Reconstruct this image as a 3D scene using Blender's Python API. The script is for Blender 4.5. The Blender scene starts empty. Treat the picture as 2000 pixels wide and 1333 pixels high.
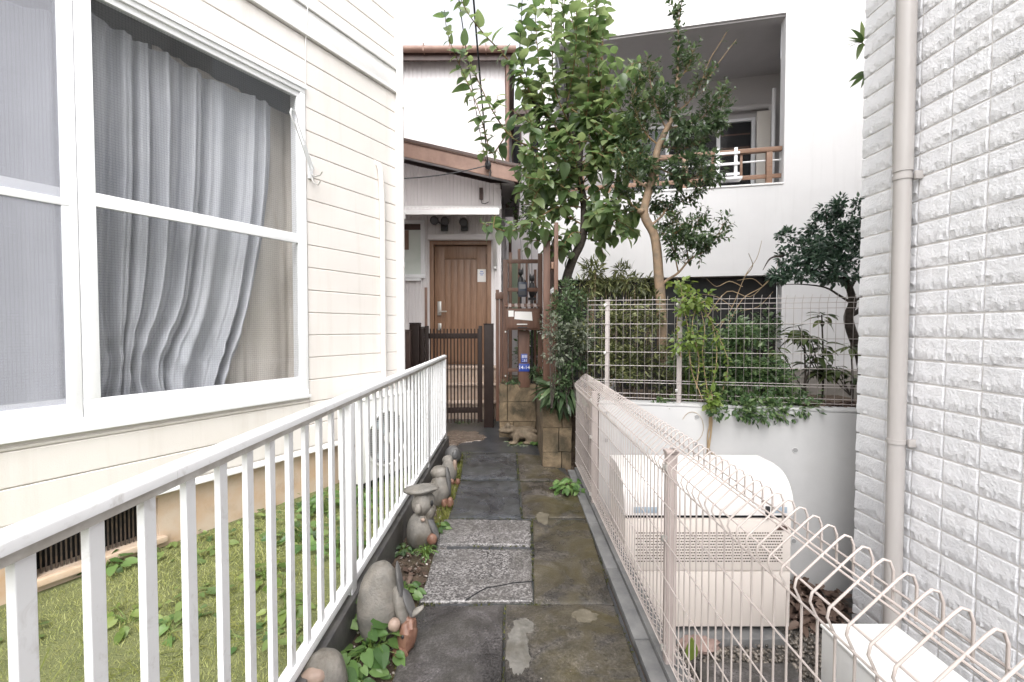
import bpy, bmesh, math, random
import numpy as np
from mathutils import Vector, Matrix, noise

random.seed(7)
rng = np.random.default_rng(7)
R = math.radians
C = bpy.context.scene.collection
scene = bpy.context.scene

# ------------------------------------------------------------------ camera
H = 1.4
F = 889.0
PITCH = math.atan(25.5 / F)
cam_d = bpy.data.cameras.new('camera')
cam_d.sensor_width = 36.0
cam_d.lens = 36.0 * F / 2000.0
cam_d.clip_start = 0.05
cam_d.clip_end = 500
cam = bpy.data.objects.new('camera', cam_d)
cam.location = (0, 0, H)
cam.rotation_euler = (R(90) - PITCH, 0, 0)
C.objects.link(cam)
scene.camera = cam

# ------------------------------------------------------------------ sky, sun, exposure
SUN_EL, SUN_AZ = R(54), R(178)      # azimuth measured from +Y towards +X
world = bpy.data.worlds.new('World')
scene.world = world
world.use_nodes = True
wn = world.node_tree.nodes
wl = world.node_tree.links
wn.clear()
w_out = wn.new('ShaderNodeOutputWorld')
w_bg = wn.new('ShaderNodeBackground')
w_sky = wn.new('ShaderNodeTexSky')
w_sky.sky_type = 'NISHITA'
w_sky.sun_disc = False
w_sky.sun_elevation = SUN_EL
w_sky.sun_rotation = SUN_AZ
w_sky.air_density = 1.0
w_sky.dust_density = 4.0
w_sky.ozone_density = 1.0
w_hs = wn.new('ShaderNodeHueSaturation')
w_hs.inputs['Saturation'].default_value = 0.15
w_bg.inputs['Strength'].default_value = 0.15
wl.new(w_sky.outputs['Color'], w_hs.inputs['Color'])
wl.new(w_hs.outputs['Color'], w_bg.inputs['Color'])
wl.new(w_bg.outputs['Background'], w_out.inputs['Surface'])

sun_d = bpy.data.lights.new('sun', 'SUN')
sun_d.energy = 0.55
sun_d.angle = R(60)
sun_d.color = (1.0, 0.97, 0.94)
sun = bpy.data.objects.new('sun', sun_d)
sdir = Vector((math.sin(SUN_AZ) * math.cos(SUN_EL), math.cos(SUN_AZ) * math.cos(SUN_EL), math.sin(SUN_EL)))
sun.rotation_euler = sdir.to_track_quat('Z', 'Y').to_euler()
sun.location = sdir * 30
C.objects.link(sun)

scene.view_settings.view_transform = 'Standard'
scene.view_settings.look = 'None'
scene.view_settings.gamma = 1.0
scene.view_settings.exposure = 1.65
scene.view_settings.use_curve_mapping = False
scene.cycles.use_denoising = True
scene.cycles.max_bounces = 10
scene.cycles.diffuse_bounces = 6
scene.cycles.transparent_max_bounces = 16
scene.cycles.caustics_reflective = False
scene.cycles.caustics_refractive = False

# ------------------------------------------------------------------ helpers
cp, sp = math.cos(PITCH), math.sin(PITCH)
def ray(px, py):
    u = (px - 1000.0) / F
    v = (666.5 - py) / F
    return Vector((u, cp + v * sp, v * cp - sp))
def at(px, py, Y):
    """the place at depth Y seen along a sight line"""
    d = ray(px, py)
    t = Y / d.y
    return Vector((d.x * t, Y, H + d.z * t))
def gnd(px, py, z=0.0):
    d = ray(px, py)
    t = (z - H) / d.z
    return Vector((d.x * t, d.y * t, z))

WM = {}
def wm(o):
    return WM.get(o.name, Matrix.Identity(4))

def tag(o, label=None, cat=None, group=None, kind=None):
    if label: o['label'] = label
    if cat: o['category'] = cat
    if group: o['group'] = group
    if kind: o['kind'] = kind
    return o

def thing(name, label, cat, loc=(0, 0, 0), rz=0.0, group=None, kind=None):
    o = bpy.data.objects.new(name, None)
    o.empty_display_size = 0.1
    C.objects.link(o)
    o.location = loc
    o.rotation_euler = (0, 0, rz)
    WM[o.name] = Matrix.Translation(Vector(loc)) @ Matrix.Rotation(rz, 4, 'Z')
    return tag(o, label, cat, group, kind)

def link(name, me, parent=None, local=False, mat=None):
    o = bpy.data.objects.new(name, me)
    C.objects.link(o)
    if mat is not None and not me.materials:
        me.materials.append(mat)
    if parent is not None:
        o.parent = parent
        if local:
            WM[o.name] = wm(parent)
        else:
            o.matrix_parent_inverse = wm(parent).inverted()
            WM[o.name] = Matrix.Identity(4)
    return o

def inst(name, me, parent, M):
    """another object that shares mesh data, placed by matrix M (in the parent's own space)"""
    o = bpy.data.objects.new(name, me)
    C.objects.link(o)
    o.parent = parent
    o.matrix_local = M
    return o

class MB:
    def __init__(self):
        self.v = []
        self.f = []
    def add(self, vs, fs):
        b = len(self.v)
        self.v.extend([tuple(p) for p in vs])
        self.f.extend([tuple(i + b for i in q) for q in fs])
        return self
    def box(self, x0, x1, y0, y1, z0, z1):
        vs = [(x0,y0,z0),(x1,y0,z0),(x1,y1,z0),(x0,y1,z0),(x0,y0,z1),(x1,y0,z1),(x1,y1,z1),(x0,y1,z1)]
        return self.add(vs, [(0,3,2,1),(4,5,6,7),(0,1,5,4),(1,2,6,5),(2,3,7,6),(3,0,4,7)])
    def bar(self, a, b, w, d, up=(0,0,1)):
        """rectangular bar from a to b; w across, d along 'up'"""
        a = Vector(a); b = Vector(b); t = (b - a).normalized(); up = Vector(up)
        s = t.cross(up)
        if s.length < 1e-4: s = t.cross(Vector((1,0,0)))
        s.normalize(); n = s.cross(t).normalized()
        vs = []
        for p in (a, b):
            for i, j in ((-1,-1),(1,-1),(1,1),(-1,1)):
                vs.append(p + s * (w/2*i) + n * (d/2*j))
        return self.add(vs, [(0,3,2,1),(4,5,6,7),(0,1,5,4),(1,2,6,5),(2,3,7,6),(3,0,4,7)])
    def tube(self, pts, r, n=8, cap=True, closed=False):
        pts = [Vector(p) for p in pts]
        m = len(pts)
        rs = r if isinstance(r, (list, tuple)) else [r] * m
        ts = []
        for i in range(m):
            if closed: t = pts[(i+1) % m] - pts[i-1]
            elif i == 0: t = pts[1] - pts[0]
            elif i == m-1: t = pts[-1] - pts[-2]
            else: t = (pts[i+1] - pts[i]).normalized() + (pts[i] - pts[i-1]).normalized()
            if t.length < 1e-9: t = Vector((0,0,1))
            ts.append(t.normalized())
        ref = Vector((0,0,1)) if abs(ts[0].z) < .9 else Vector((1,0,0))
        s = ts[0].cross(ref).normalized()
        vs = []
        for i in range(m):
            s = (s - ts[i] * s.dot(ts[i]))
            if s.length < 1e-6: s = ts[i].orthogonal()
            s.normalize()
            b = ts[i].cross(s)
            for k in range(n):
                a = 2*math.pi*k/n
                vs.append(pts[i] + (s*math.cos(a) + b*math.sin(a)) * rs[i])
        fs = []
        L = m if closed else m-1
        for i in range(L):
            j = (i+1) % m
            for k in range(n):
                q = (k+1) % n
                fs.append((i*n+k, i*n+q, j*n+q, j*n+k))
        if cap and not closed:
            fs.append(tuple(reversed(range(n))))
            fs.append(tuple((m-1)*n+k for k in range(n)))
        return self.add(vs, fs)
    def prism(self, poly, d0, d1, axis='x'):
        """poly of (p,q) pairs; axis x: (y,z) extruded along x; y: (x,z) along y; z: (x,y) along z"""
        n = len(poly)
        def mk(p, q, d):
            return (d,p,q) if axis == 'x' else ((p,d,q) if axis == 'y' else (p,q,d))
        vs = [mk(p,q,d0) for p,q in poly] + [mk(p,q,d1) for p,q in poly]
        fs = [tuple(range(n)), tuple(range(2*n-1, n-1, -1))]
        for i in range(n):
            j = (i+1) % n
            fs.append((j, i, n+i, n+j))
        return self.add(vs, fs)
    def blob(self, c, r, seed=0, amp=.06, nu=28, nv=18, rot=None, freq=2.0, flat=None):
        c = Vector(c)
        rot = rot or Matrix.Identity(3)
        vs = []
        def pt(th, ph):
            d = Vector((math.sin(th)*math.cos(ph), math.sin(th)*math.sin(ph), math.cos(th)))
            sd_ = Vector((seed*3.7, seed*1.3, seed))
            k = 1 + amp * (noise.noise(d*freq + sd_) + .38*noise.noise(d*freq*3 + sd_) + .16*noise.noise(d*freq*8 + sd_))
            p = Vector((d.x*r[0], d.y*r[1], d.z*r[2])) * k
            return c + rot @ p
        vs.append(pt(0,0))
        for i in range(1, nv):
            for j in range(nu):
                vs.append(pt(math.pi*i/nv, 2*math.pi*j/nu))
        vs.append(pt(math.pi,0))
        fs = []
        for j in range(nu):
            fs.append((0, 1+j, 1+(j+1)%nu))
        for i in range(nv-2):
            for j in range(nu):
                a = 1+i*nu+j; b = 1+i*nu+(j+1)%nu
                fs.append((a, a+nu, b+nu, b))
        last = len(vs)-1
        for j in range(nu):
            fs.append((last, 1+(nv-2)*nu+(j+1)%nu, 1+(nv-2)*nu+j))
        return self.add(vs, fs)
    def mesh(self, name, mat=None, smooth=False, bevel=0.0, seg=2, fix=True):
        me = bpy.data.meshes.new(name)
        me.from_pydata(self.v, [], self.f)
        if fix or bevel:
            bm = bmesh.new(); bm.from_mesh(me)
            if bevel:
                es = [e for e in bm.edges if len(e.link_faces) == 2 and e.calc_face_angle(0) > .5]
                bmesh.ops.bevel(bm, geom=es, offset=bevel, segments=seg, affect='EDGES', profile=.6, clamp_overlap=True)
            bmesh.ops.recalc_face_normals(bm, faces=bm.faces)
            bm.to_mesh(me); bm.free()
        if smooth:
            me.polygons.foreach_set('use_smooth', [True]*len(me.polygons))
        me.update()
        if mat is not None: me.materials.append(mat)
        return me
    def build(self, name, mat, parent=None, local=False, smooth=False, bevel=0.0, seg=2):
        me = self.mesh(name, mat, smooth, bevel, seg)
        o = link(name, me, parent, local)
        if smooth and bevel == 0:
            smooth_by_angle(me)
        elif bevel:
            me.polygons.foreach_set('use_smooth', [True]*len(me.polygons))
            smooth_by_angle(me)
        return o

def smooth_by_angle(me, ang=0.7):
    bm = bmesh.new(); bm.from_mesh(me)
    for e in bm.edges:
        e.smooth = not (len(e.link_faces) == 2 and e.calc_face_angle(0) > ang)
    bm.to_mesh(me); bm.free()

def np_mesh(name, V, Fq, mat=None, smooth=False):
    """V (n,3), Fq (m,k) arrays with constant k"""
    me = bpy.data.meshes.new(name)
    n, (m, k) = len(V), Fq.shape
    me.vertices.add(n); me.vertices.foreach_set('co', np.ascontiguousarray(V, dtype=np.float32).ravel())
    me.loops.add(m*k); me.loops.foreach_set('vertex_index', np.ascontiguousarray(Fq, dtype=np.int32).ravel())
    me.polygons.add(m); me.polygons.foreach_set('loop_start', np.arange(0, m*k, k, dtype=np.int32))
    if smooth: me.polygons.foreach_set('use_smooth', np.ones(m, dtype=bool))
    me.update(calc_edges=True)
    if mat is not None: me.materials.append(mat)
    return me

def scatter_mesh(name, tv, tf, X, Y, Z, P, S, mat, smooth=False):
    """template verts tv, faces tf put at P with axes X,Y,Z and scale S, all in one mesh"""
    N = len(P); n = len(tv)
    tv = np.asarray(tv, float); tf = np.asarray(tf)
    V = (tv[None,:,0,None]*X[:,None,:] + tv[None,:,1,None]*Y[:,None,:] + tv[None,:,2,None]*Z[:,None,:]) * S[:,None,None] + P[:,None,:]
    Fq = (tf[None] + (np.arange(N)*n)[:,None,None]).reshape(-1, tf.shape[1])
    return np_mesh(name, V.reshape(-1,3), Fq, mat, smooth)

def frames(D, U):
    """axes from leaf direction D and rough up U"""
    X = D/np.maximum(np.linalg.norm(D,axis=1,keepdims=True),1e-9)
    Yv = np.cross(U, X); Yv /= np.maximum(np.linalg.norm(Yv,axis=1,keepdims=True),1e-9)
    Z = np.cross(X, Yv)
    return X, Yv, Z

# leaf templates: long axis +x, face up +z, triangles
def leaf_template(w=.45, fold=.10, droop=.18, n=4, tip=1.0):
    vs = []; 
    for i in range(n+1):
        t = i/n
        ww = w*.5*(math.sin(math.pi*min(1, t**.8*.96+.04))**.8) if 0 < i < n else 0.0
        zc = -droop*t*t
        vs.append((t*tip, 0, zc))
        vs.append((t*tip, ww, zc+fold*ww*2)); vs.append((t*tip, -ww, zc+fold*ww*2))
    fs = []
    for i in range(n):
        a, b = 3*i, 3*(i+1)
        if i == 0:
            fs += [(a, b, b+1), (a, b+2, b)]
        elif i == n-1:
            fs += [(a, b, a+1), (a, a+2, b)]
        else:
            fs += [(a, b, b+1), (a, b+1, a+1), (a, a+2, b+2), (a, b+2, b)]
    return vs, fs
LEAF_BIG = leaf_template(.60, .13, .24, 6)
LEAF_MID = leaf_template(.46, .12, .14, 4)
LEAF_SMALL = ([(0,0,0),(.5,.24,.05),(1,0,-.06),(.5,-.24,.05)], [(0,2,1),(0,3,2)])
LEAF_LONG = leaf_template(.20, .10, .35, 5)
def heart_template(n=18):
    """heart-shaped leaf with a notch at the stalk, a folded midrib and a drooping tip"""
    vs = [(.40, 0, -.045)]
    for i in range(n):
        a = 2*math.pi*i/n
        x = .5 - .52*math.cos(a) - (.10*math.cos(a) if math.cos(a) < -.4 else 0)
        y = .43*math.sin(a)*(1.12 - .52*x)
        if i == 0: x = .10
        elif i in (1, n-1): x -= .06
        vs.append((x, y, .20*abs(y) - .16*x*x + .02*math.sin(5*a)))
    return vs, [(0, 1+(i+1) % n, 1+i) for i in range(n)]
HEART = heart_template()

# ------------------------------------------------------------------ materials
def new_mat(name):
    m = bpy.data.materials.new(name); m.use_nodes = True
    nt = m.node_tree
    b = nt.nodes['Principled BSDF']
    return m, nt, b

def noise_node(nt, scale, detail=4, rough=.55, vec=None, dist=0.0):
    n = nt.nodes.new('ShaderNodeTexNoise')
    n.inputs['Scale'].default_value = scale
    n.inputs['Detail'].default_value = detail
    n.inputs['Roughness'].default_value = rough
    n.inputs['Distortion'].default_value = dist
    if vec is not None: nt.links.new(vec, n.inputs['Vector'])
    return n

def ramp(nt, src, stops):
    r = nt.nodes.new('ShaderNodeValToRGB')
    e = r.color_ramp.elements
    while len(e) < len(stops): e.new(.5)
    for i, (p, c) in enumerate(stops):
        e[i].position = p
        e[i].color = (*c, 1) if not isinstance(c, (int, float)) else (c, c, c, 1)
    nt.links.new(src, r.inputs['Fac'])
    return r

def mix(nt, fac, a, b, blend='MIX'):
    m = nt.nodes.new('ShaderNodeMix'); m.data_type = 'RGBA'; m.blend_type = blend
    def put(sock, x):
        if hasattr(x, 'is_linked') or hasattr(x, 'links'): nt.links.new(x, sock)
        elif isinstance(x, (int, float)): sock.default_value = x
        else: sock.default_value = (*x, 1)
    put(m.inputs[0], fac); put(m.inputs[6], a); put(m.inputs[7], b)
    return m.outputs[2]

def math_n(nt, op, a, b=None):
    m = nt.nodes.new('ShaderNodeMath'); m.operation = op
    for i, x in enumerate((a, b)):
        if x is None: continue
        if isinstance(x, (int, float)): m.inputs[i].default_value = x
        else: nt.links.new(x, m.inputs[i])
    return m.outputs[0]

def pos(nt):
    return nt.nodes.new('ShaderNodeNewGeometry').outputs['Position']

def surf(name, col, col2=None, scale=6, lo=.35, hi=.65, rough=.6, bump=0.0, bscale=60, bdist=.004,
         dirt=None, dscale=2.5, dlo=.55, dhi=.75, damt=.6, metal=0.0, rnd=0.0, spec=.5, stretch=None, detail=5, streak=None, samt=.35):
    """a weathered surface: two tones by noise, dirt patches, fine relief, a little tone change per object"""
    m, nt, b = new_mat(name)
    p = pos(nt)
    if stretch:
        mp = nt.nodes.new('ShaderNodeMapping'); mp.inputs['Scale'].default_value = stretch
        nt.links.new(p, mp.inputs['Vector']); pv = mp.outputs['Vector']
    else: pv = p
    c = None
    if col2 is not None:
        n1 = noise_node(nt, scale, detail, .6, pv)
        r1 = ramp(nt, n1.outputs['Fac'], [(lo, col), (hi, col2)])
        c = r1.outputs['Color']
    if dirt is not None:
        n2 = noise_node(nt, dscale, 8, .65, pv, .6)
        r2 = ramp(nt, n2.outputs['Fac'], [(dlo, 0.0), (dhi, damt)])
        c = mix(nt, r2.outputs['Color'], c if c is not None else col, dirt)
    if streak is not None:
        mp2 = nt.nodes.new('ShaderNodeMapping'); mp2.inputs['Scale'].default_value = (7, 7, .35)
        nt.links.new(p, mp2.inputs['Vector'])
        n5 = noise_node(nt, 1.6, 6, .65, mp2.outputs['Vector'], .3)
        r5 = ramp(nt, n5.outputs['Fac'], [(.52, 0.0), (.78, samt)])
        c = mix(nt, r5.outputs['Color'], c if c is not None else col, streak)
    if rnd:
        oi = nt.nodes.new('ShaderNodeObjectInfo')
        k = math_n(nt, 'MULTIPLY_ADD', oi.outputs['Random'], 2*rnd)
        nt.nodes[-1].inputs[2].default_value = 1-rnd
        hs = nt.nodes.new('ShaderNodeHueSaturation')
        nt.links.new(k, hs.inputs['Value'])
        if c is not None: nt.links.new(c, hs.inputs['Color'])
        else: hs.inputs['Color'].default_value = (*col, 1)
        c = hs.outputs['Color']
    if c is not None: nt.links.new(c, b.inputs['Base Color'])
    else: b.inputs['Base Color'].default_value = (*col, 1)
    b.inputs['Roughness'].default_value = rough
    b.inputs['Metallic'].default_value = metal
    b.inputs['Specular IOR Level'].default_value = spec
    if bump:
        n3 = noise_node(nt, bscale, 4, .6, p)
        bp = nt.nodes.new('ShaderNodeBump')
        bp.inputs['Strength'].default_value = bump
        bp.inputs['Distance'].default_value = bdist
        nt.links.new(n3.outputs['Fac'], bp.inputs['Height'])
        nt.links.new(bp.outputs['Normal'], b.inputs['Normal'])
    return m

def leaf_mat(name, c1, c2, c3, rough=.35, trans=.35, spec=.5):
    m, nt, b = new_mat(name)
    g = nt.nodes.new('ShaderNodeNewGeometry')
    oi = nt.nodes.new('ShaderNodeObjectInfo')
    s = math_n(nt, 'ADD', g.outputs['Random Per Island'], oi.outputs['Random'])
    s = math_n(nt, 'FRACT', s)
    n = noise_node(nt, 3.0, 3, .5, g.outputs['Position'])
    s = math_n(nt, 'MULTIPLY', s, .7)
    k = math_n(nt, 'MULTIPLY', n.outputs['Fac'], .45)
    s = math_n(nt, 'ADD', s, k)
    r = ramp(nt, s, [(.12, c1), (.55, c2), (.98, c3)])
    nt.links.new(r.outputs['Color'], b.inputs['Base Color'])
    b.inputs['Roughness'].default_value = rough
    b.inputs['Specular IOR Level'].default_value = spec
    tr = nt.nodes.new('ShaderNodeBsdfTranslucent')
    hs = nt.nodes.new('ShaderNodeHueSaturation')
    hs.inputs['Hue'].default_value = .485; hs.inputs['Value'].default_value = 1.5; hs.inputs['Saturation'].default_value = 1.1
    nt.links.new(r.outputs['Color'], hs.inputs['Color'])
    nt.links.new(hs.outputs['Color'], tr.inputs['Color'])
    ms = nt.nodes.new('ShaderNodeMixShader'); ms.inputs[0].default_value = trans
    nt.links.new(b.outputs[0], ms.inputs[1]); nt.links.new(tr.outputs[0], ms.inputs[2])
    nt.links.new(ms.outputs[0], nt.nodes['Material Output'].inputs['Surface'])
    return m

def glass_mat(name, tint=(.955,.958,.962), wire=None, refl_rough=.02, wire_col=(.35,.36,.36), haze=0.0, haze_col=(.8,.82,.86)):
    """window glass: mirror by Fresnel, clear behind; optional wire mesh cast in (in object space) and fly-screen veil"""
    m, nt, b = new_mat(name)
    nt.nodes.remove(b)
    out = nt.nodes['Material Output']
    tr = nt.nodes.new('ShaderNodeBsdfTransparent'); tr.inputs['Color'].default_value = (*tint, 1)
    gl = nt.nodes.new('ShaderNodeBsdfGlossy'); gl.inputs['Roughness'].default_value = refl_rough
    lw = nt.nodes.new('ShaderNodeLayerWeight'); lw.inputs['Blend'].default_value = .5
    fz = math_n(nt, 'MULTIPLY_ADD', math_n(nt, 'POWER', lw.outputs['Facing'], 5.0), .5)
    nt.nodes[-1].inputs[2].default_value = .022
    ms = nt.nodes.new('ShaderNodeMixShader')
    nt.links.new(fz, ms.inputs[0]); nt.links.new(tr.outputs[0], ms.inputs[1]); nt.links.new(gl.outputs[0], ms.inputs[2])
    cur = ms.outputs[0]
    if wire:
        tc = nt.nodes.new('ShaderNodeTexCoord')
        sx = nt.nodes.new('ShaderNodeSeparateXYZ'); nt.links.new(tc.outputs['Object'], sx.inputs[0])
        def line(s):
            a = math_n(nt, 'DIVIDE', s, wire)
            a = math_n(nt, 'FRACT', a)
            return math_n(nt, 'LESS_THAN', a, .14)
        l = math_n(nt, 'MAXIMUM', line(sx.outputs['X']), line(sx.outputs['Z']))
        l = math_n(nt, 'MULTIPLY', l, .13)
        df = nt.nodes.new('ShaderNodeBsdfDiffuse'); df.inputs['Color'].default_value = (*wire_col, 1)
        m2 = nt.nodes.new('ShaderNodeMixShader')
        nt.links.new(l, m2.inputs[0]); nt.links.new(cur, m2.inputs[1]); nt.links.new(df.outputs[0], m2.inputs[2])
        cur = m2.outputs[0]
    if haze:
        df = nt.nodes.new('ShaderNodeBsdfDiffuse'); df.inputs['Color'].default_value = (*haze_col, 1)
        m3 = nt.nodes.new('ShaderNodeMixShader'); m3.inputs[0].default_value = haze
        nt.links.new(cur, m3.inputs[1]); nt.links.new(df.outputs[0], m3.inputs[2])
        cur = m3.outputs[0]
    nt.links.new(cur, out.inputs['Surface'])
    return m

M = {}
M['siding'] = surf('cream siding paint', (.72,.68,.645), (.755,.72,.69), 1.2, rough=.62, streak=(.52,.46,.40), samt=.30, bump=.35, bscale=170, bdist=.004, dirt=(.62,.56,.49), dscale=1.4, dlo=.58, dhi=.85, damt=.35)
M['white_trim'] = surf('white painted trim', (.82,.81,.80), (.78,.77,.76), 3, rough=.4, dirt=(.55,.52,.48), dscale=5, dlo=.62, dhi=.8, damt=.35)
M['white_alu'] = surf('white aluminium', (.84,.845,.86), (.80,.805,.82), 4, rough=.32, dirt=(.58,.57,.55), dscale=9, dlo=.6, dhi=.78, damt=.3)
M['white_rail'] = surf('white coated railing', (.84,.845,.86), (.79,.79,.80), 5, rough=.35, dirt=(.36,.32,.28), dscale=16, dlo=.56, dhi=.74, damt=.5)
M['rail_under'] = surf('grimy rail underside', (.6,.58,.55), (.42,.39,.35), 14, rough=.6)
M['cement'] = surf('stained cement', (.55,.45,.36), (.50,.34,.22), 3.5, .4, .7, rough=.85, bump=.3, bscale=70, dirt=(.28,.2,.14), dscale=4, dlo=.55, dhi=.75, damt=.6)
M['black_iron'] = surf('black iron', (.012,.012,.013), rough=.5)
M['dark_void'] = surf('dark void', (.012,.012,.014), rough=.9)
M['rust_iron'] = surf('rusty grille', (.035,.03,.028), (.10,.07,.05), 30, rough=.7)
M['room'] = surf('room wall', (.30,.30,.31), rough=.9)
M['room_floor'] = surf('room floor', (.16,.08,.05), (.10,.05,.03), 8, rough=.6)
M['curtain'] = surf('silver grey curtain', (.36,.37,.40), (.44,.445,.47), 1.5, rough=.5, bump=.15, bscale=300, bdist=.002, dirt=(.36,.36,.37), dscale=3, damt=.35)
M['sheer'] = surf('pale beige curtain', (.50,.46,.415), (.56,.52,.47), 2, rough=.7)
M['netcurtain'] = surf('pale curtain', (.44,.44,.47), (.52,.52,.55), 2, rough=.7)
M['glass_wire'] = glass_mat('wired glass', wire=.0155)
M['glass_screen'] = glass_mat('glass behind fly screen', wire=.006, wire_col=(.62,.63,.68), haze=.22, haze_col=(.60,.61,.68))
M['glass'] = glass_mat('clear glass')
M['frost'] = surf('frosted glass', (.62,.68,.62), (.70,.74,.70), 3, rough=.25)
M['concrete'] = surf('smooth formwork concrete', (.43,.428,.43), (.50,.497,.495), 1.6, .35, .7, rough=.7, bump=.12, bscale=40, dirt=(.42,.41,.40), dscale=2.2, dlo=.58, dhi=.85, damt=.4)
M['hole'] = surf('tie hole', (.28,.28,.28), rough=.9)
M['kerb'] = surf('dark wet kerb', (.055,.053,.055), (.10,.095,.09), 7, rough=.5, bump=.4, bscale=60, dirt=(.04,.045,.02), dscale=3, damt=.6)
M['kerb_grey'] = surf('grey kerb concrete', (.11,.11,.112), (.17,.168,.165), 9, rough=.75, bump=.4, bscale=80, dirt=(.10,.10,.085), dscale=4, damt=.6)
M['soil'] = surf('damp soil', (.045,.03,.02), (.09,.062,.042), 14, rough=.9, bump=.9, bscale=45, bdist=.02, dirt=(.035,.045,.015), dscale=3, damt=.5)
M['yard'] = surf('wet dark yard', (.026,.028,.032), (.055,.057,.062), 6, rough=.28, bump=.4, bscale=55, bdist=.006, dirt=(.045,.055,.025), dscale=2, dlo=.5, dhi=.7, damt=.6)
M['gravel_bed'] = surf('gravel bed', (.05,.045,.04), (.11,.10,.09), 30, rough=.8, bump=.8, bscale=50, bdist=.02)
M['turf'] = surf('turf base', (.14,.16,.06), (.20,.215,.085), 5, rough=.9, bump=1, bscale=120, bdist=.02, dirt=(.15,.14,.06), dscale=2.2, damt=.5)
M['grass'] = leaf_mat('turf blades', (.23,.26,.095), (.33,.355,.14), (.44,.45,.21), rough=.6, trans=.3, spec=.2)
M['apt'] = surf('white render', (.64,.635,.64), (.70,.695,.70), .8, rough=.8, bump=.12, bscale=90, streak=(.5,.49,.485), samt=.25)
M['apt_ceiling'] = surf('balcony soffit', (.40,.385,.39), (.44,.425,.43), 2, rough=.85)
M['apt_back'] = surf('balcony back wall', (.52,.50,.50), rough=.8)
M['beige_door'] = surf('beige door', (.62,.58,.53), rough=.5)
M['wood'] = surf('brown stained timber', (.095,.047,.030), (.14,.07,.045), 6, rough=.55, bump=.2, bscale=60, stretch=(6,6,.7), rnd=.1)
M['wood_rail'] = surf('tan timber rail', (.20,.115,.075), (.25,.15,.10), 6, rough=.5, stretch=(.8,6,6))
M['fascia'] = surf('faded brown fascia', (.21,.125,.095), (.28,.175,.135), 5, rough=.6, dirt=(.38,.27,.21), dscale=3, damt=.5)
M['roof_brown'] = surf('brown metal', (.06,.035,.03), (.09,.055,.045), 6, rough=.45)
M['dark_gate'] = surf('dark brown aluminium', (.018,.010,.008), (.026,.015,.012), 10, rough=.5, spec=.3)
M['door'] = surf('walnut door skin', (.20,.108,.062), (.27,.155,.095), 5, rough=.42, stretch=(9,9,.8), bump=.08, bscale=120)
M['steel'] = surf('brushed steel', (.62,.61,.58), rough=.3, metal=.8)
M['pinkwall'] = surf('ribbed wall cladding', (.70,.665,.67), (.74,.71,.71), 2, rough=.6, dirt=(.55,.5,.49), dscale=2, dlo=.6, dhi=.9, damt=.3)
M['step'] = surf('tiled steps', (.42,.32,.25), (.50,.40,.33), 12, rough=.7, dirt=(.15,.12,.09), dscale=7, damt=.5)
M['block'] = surf('mossy stone block', (.12,.085,.05), (.25,.185,.115), 6, rough=.9, bump=.7, bscale=60, bdist=.01, dirt=(.035,.03,.018), dscale=4.5, dlo=.40, dhi=.66, damt=.9, rnd=.12)
M['toad'] = surf('weathered statue stone', (.085,.062,.04), (.18,.14,.095), 18, rough=.8, bump=.7, bscale=70, bdist=.008, dirt=(.05,.05,.03), dscale=9, damt=.6)
M['mesh_wire'] = surf('beige coated wire', (.42,.37,.345), (.48,.425,.40), 8, rough=.4)
M['mesh_post'] = surf('beige fence post', (.36,.305,.285), (.41,.35,.33), 6, rough=.45, dirt=(.36,.30,.27), dscale=7, damt=.4)
M['white_wire'] = surf('pale coated wire', (.40,.36,.345), rough=.4)
M['tile'] = surf('rock face wall tile', (.76,.765,.79), (.81,.81,.83), 9, rough=.7, bump=.7, bscale=75, bdist=.009, dirt=(.50,.48,.46), dscale=6, dlo=.6, dhi=.8, damt=.35, rnd=.04)
M['grout'] = surf('pale grout', (.70,.68,.665), (.76,.74,.72), 9, rough=.8, dirt=(.36,.32,.28), dscale=3, damt=.5)
M['pipe'] = surf('beige drainpipe', (.42,.395,.38), (.46,.435,.42), 3, rough=.38, stretch=(3,3,.5))
M['unit'] = surf('beige steel casing', (.58,.525,.485), (.62,.565,.52), 2, rough=.42, dirt=(.5,.42,.36), dscale=3, dlo=.62, dhi=.85, damt=.3)
M['unit_lid'] = surf('off white lid', (.64,.615,.60), (.68,.655,.64), 2, rough=.38, dirt=(.55,.5,.46), dscale=3, dlo=.62, dhi=.85, damt=.3)
M['ac'] = surf('air conditioner casing', (.66,.655,.635), (.70,.695,.68), 3, rough=.45, dirt=(.52,.49,.44), dscale=7, dlo=.6, dhi=.8, damt=.4)
M['grey_plastic'] = surf('grey label', (.30,.36,.42), rough=.4)
M['paper'] = surf('white paper', (.82,.80,.78), rough=.7)
M['blue_plate'] = surf('blue plate', (.02,.055,.30), rough=.35)
M['white_ink'] = surf('white ink', (.85,.85,.85), rough=.5)
M['blue_ink'] = surf('blue ink', (.10,.20,.55), rough=.5)
M['black_plastic'] = surf('black plastic', (.016,.016,.018), rough=.35)
M['lens'] = surf('lamp lens', (.10,.10,.11), rough=.1)
M['navy_plastic'] = surf('navy plastic', (.02,.028,.05), rough=.3)
M['stone'] = surf('grey river stone', (.13,.125,.115), (.24,.22,.195), 9, rough=.6, bump=.7, bscale=90, bdist=.006, dirt=(.075,.06,.04), dscale=7, dlo=.45, dhi=.7, damt=.75, detail=9)
M['stone_dark'] = surf('dark river stone', (.075,.075,.078), (.13,.125,.12), 9, rough=.5, bump=.3, bscale=70, bdist=.005)
M['stone_red'] = surf('reddish stone', (.13,.06,.04), (.20,.11,.075), 22, rough=.55, bump=.3, bscale=70, bdist=.005)
M['stone_pink'] = surf('pale pink stone', (.22,.155,.125), (.32,.24,.19), 14, rough=.55, bump=.4, bscale=80, dirt=(.16,.12,.09), dscale=12, damt=.6)
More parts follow.
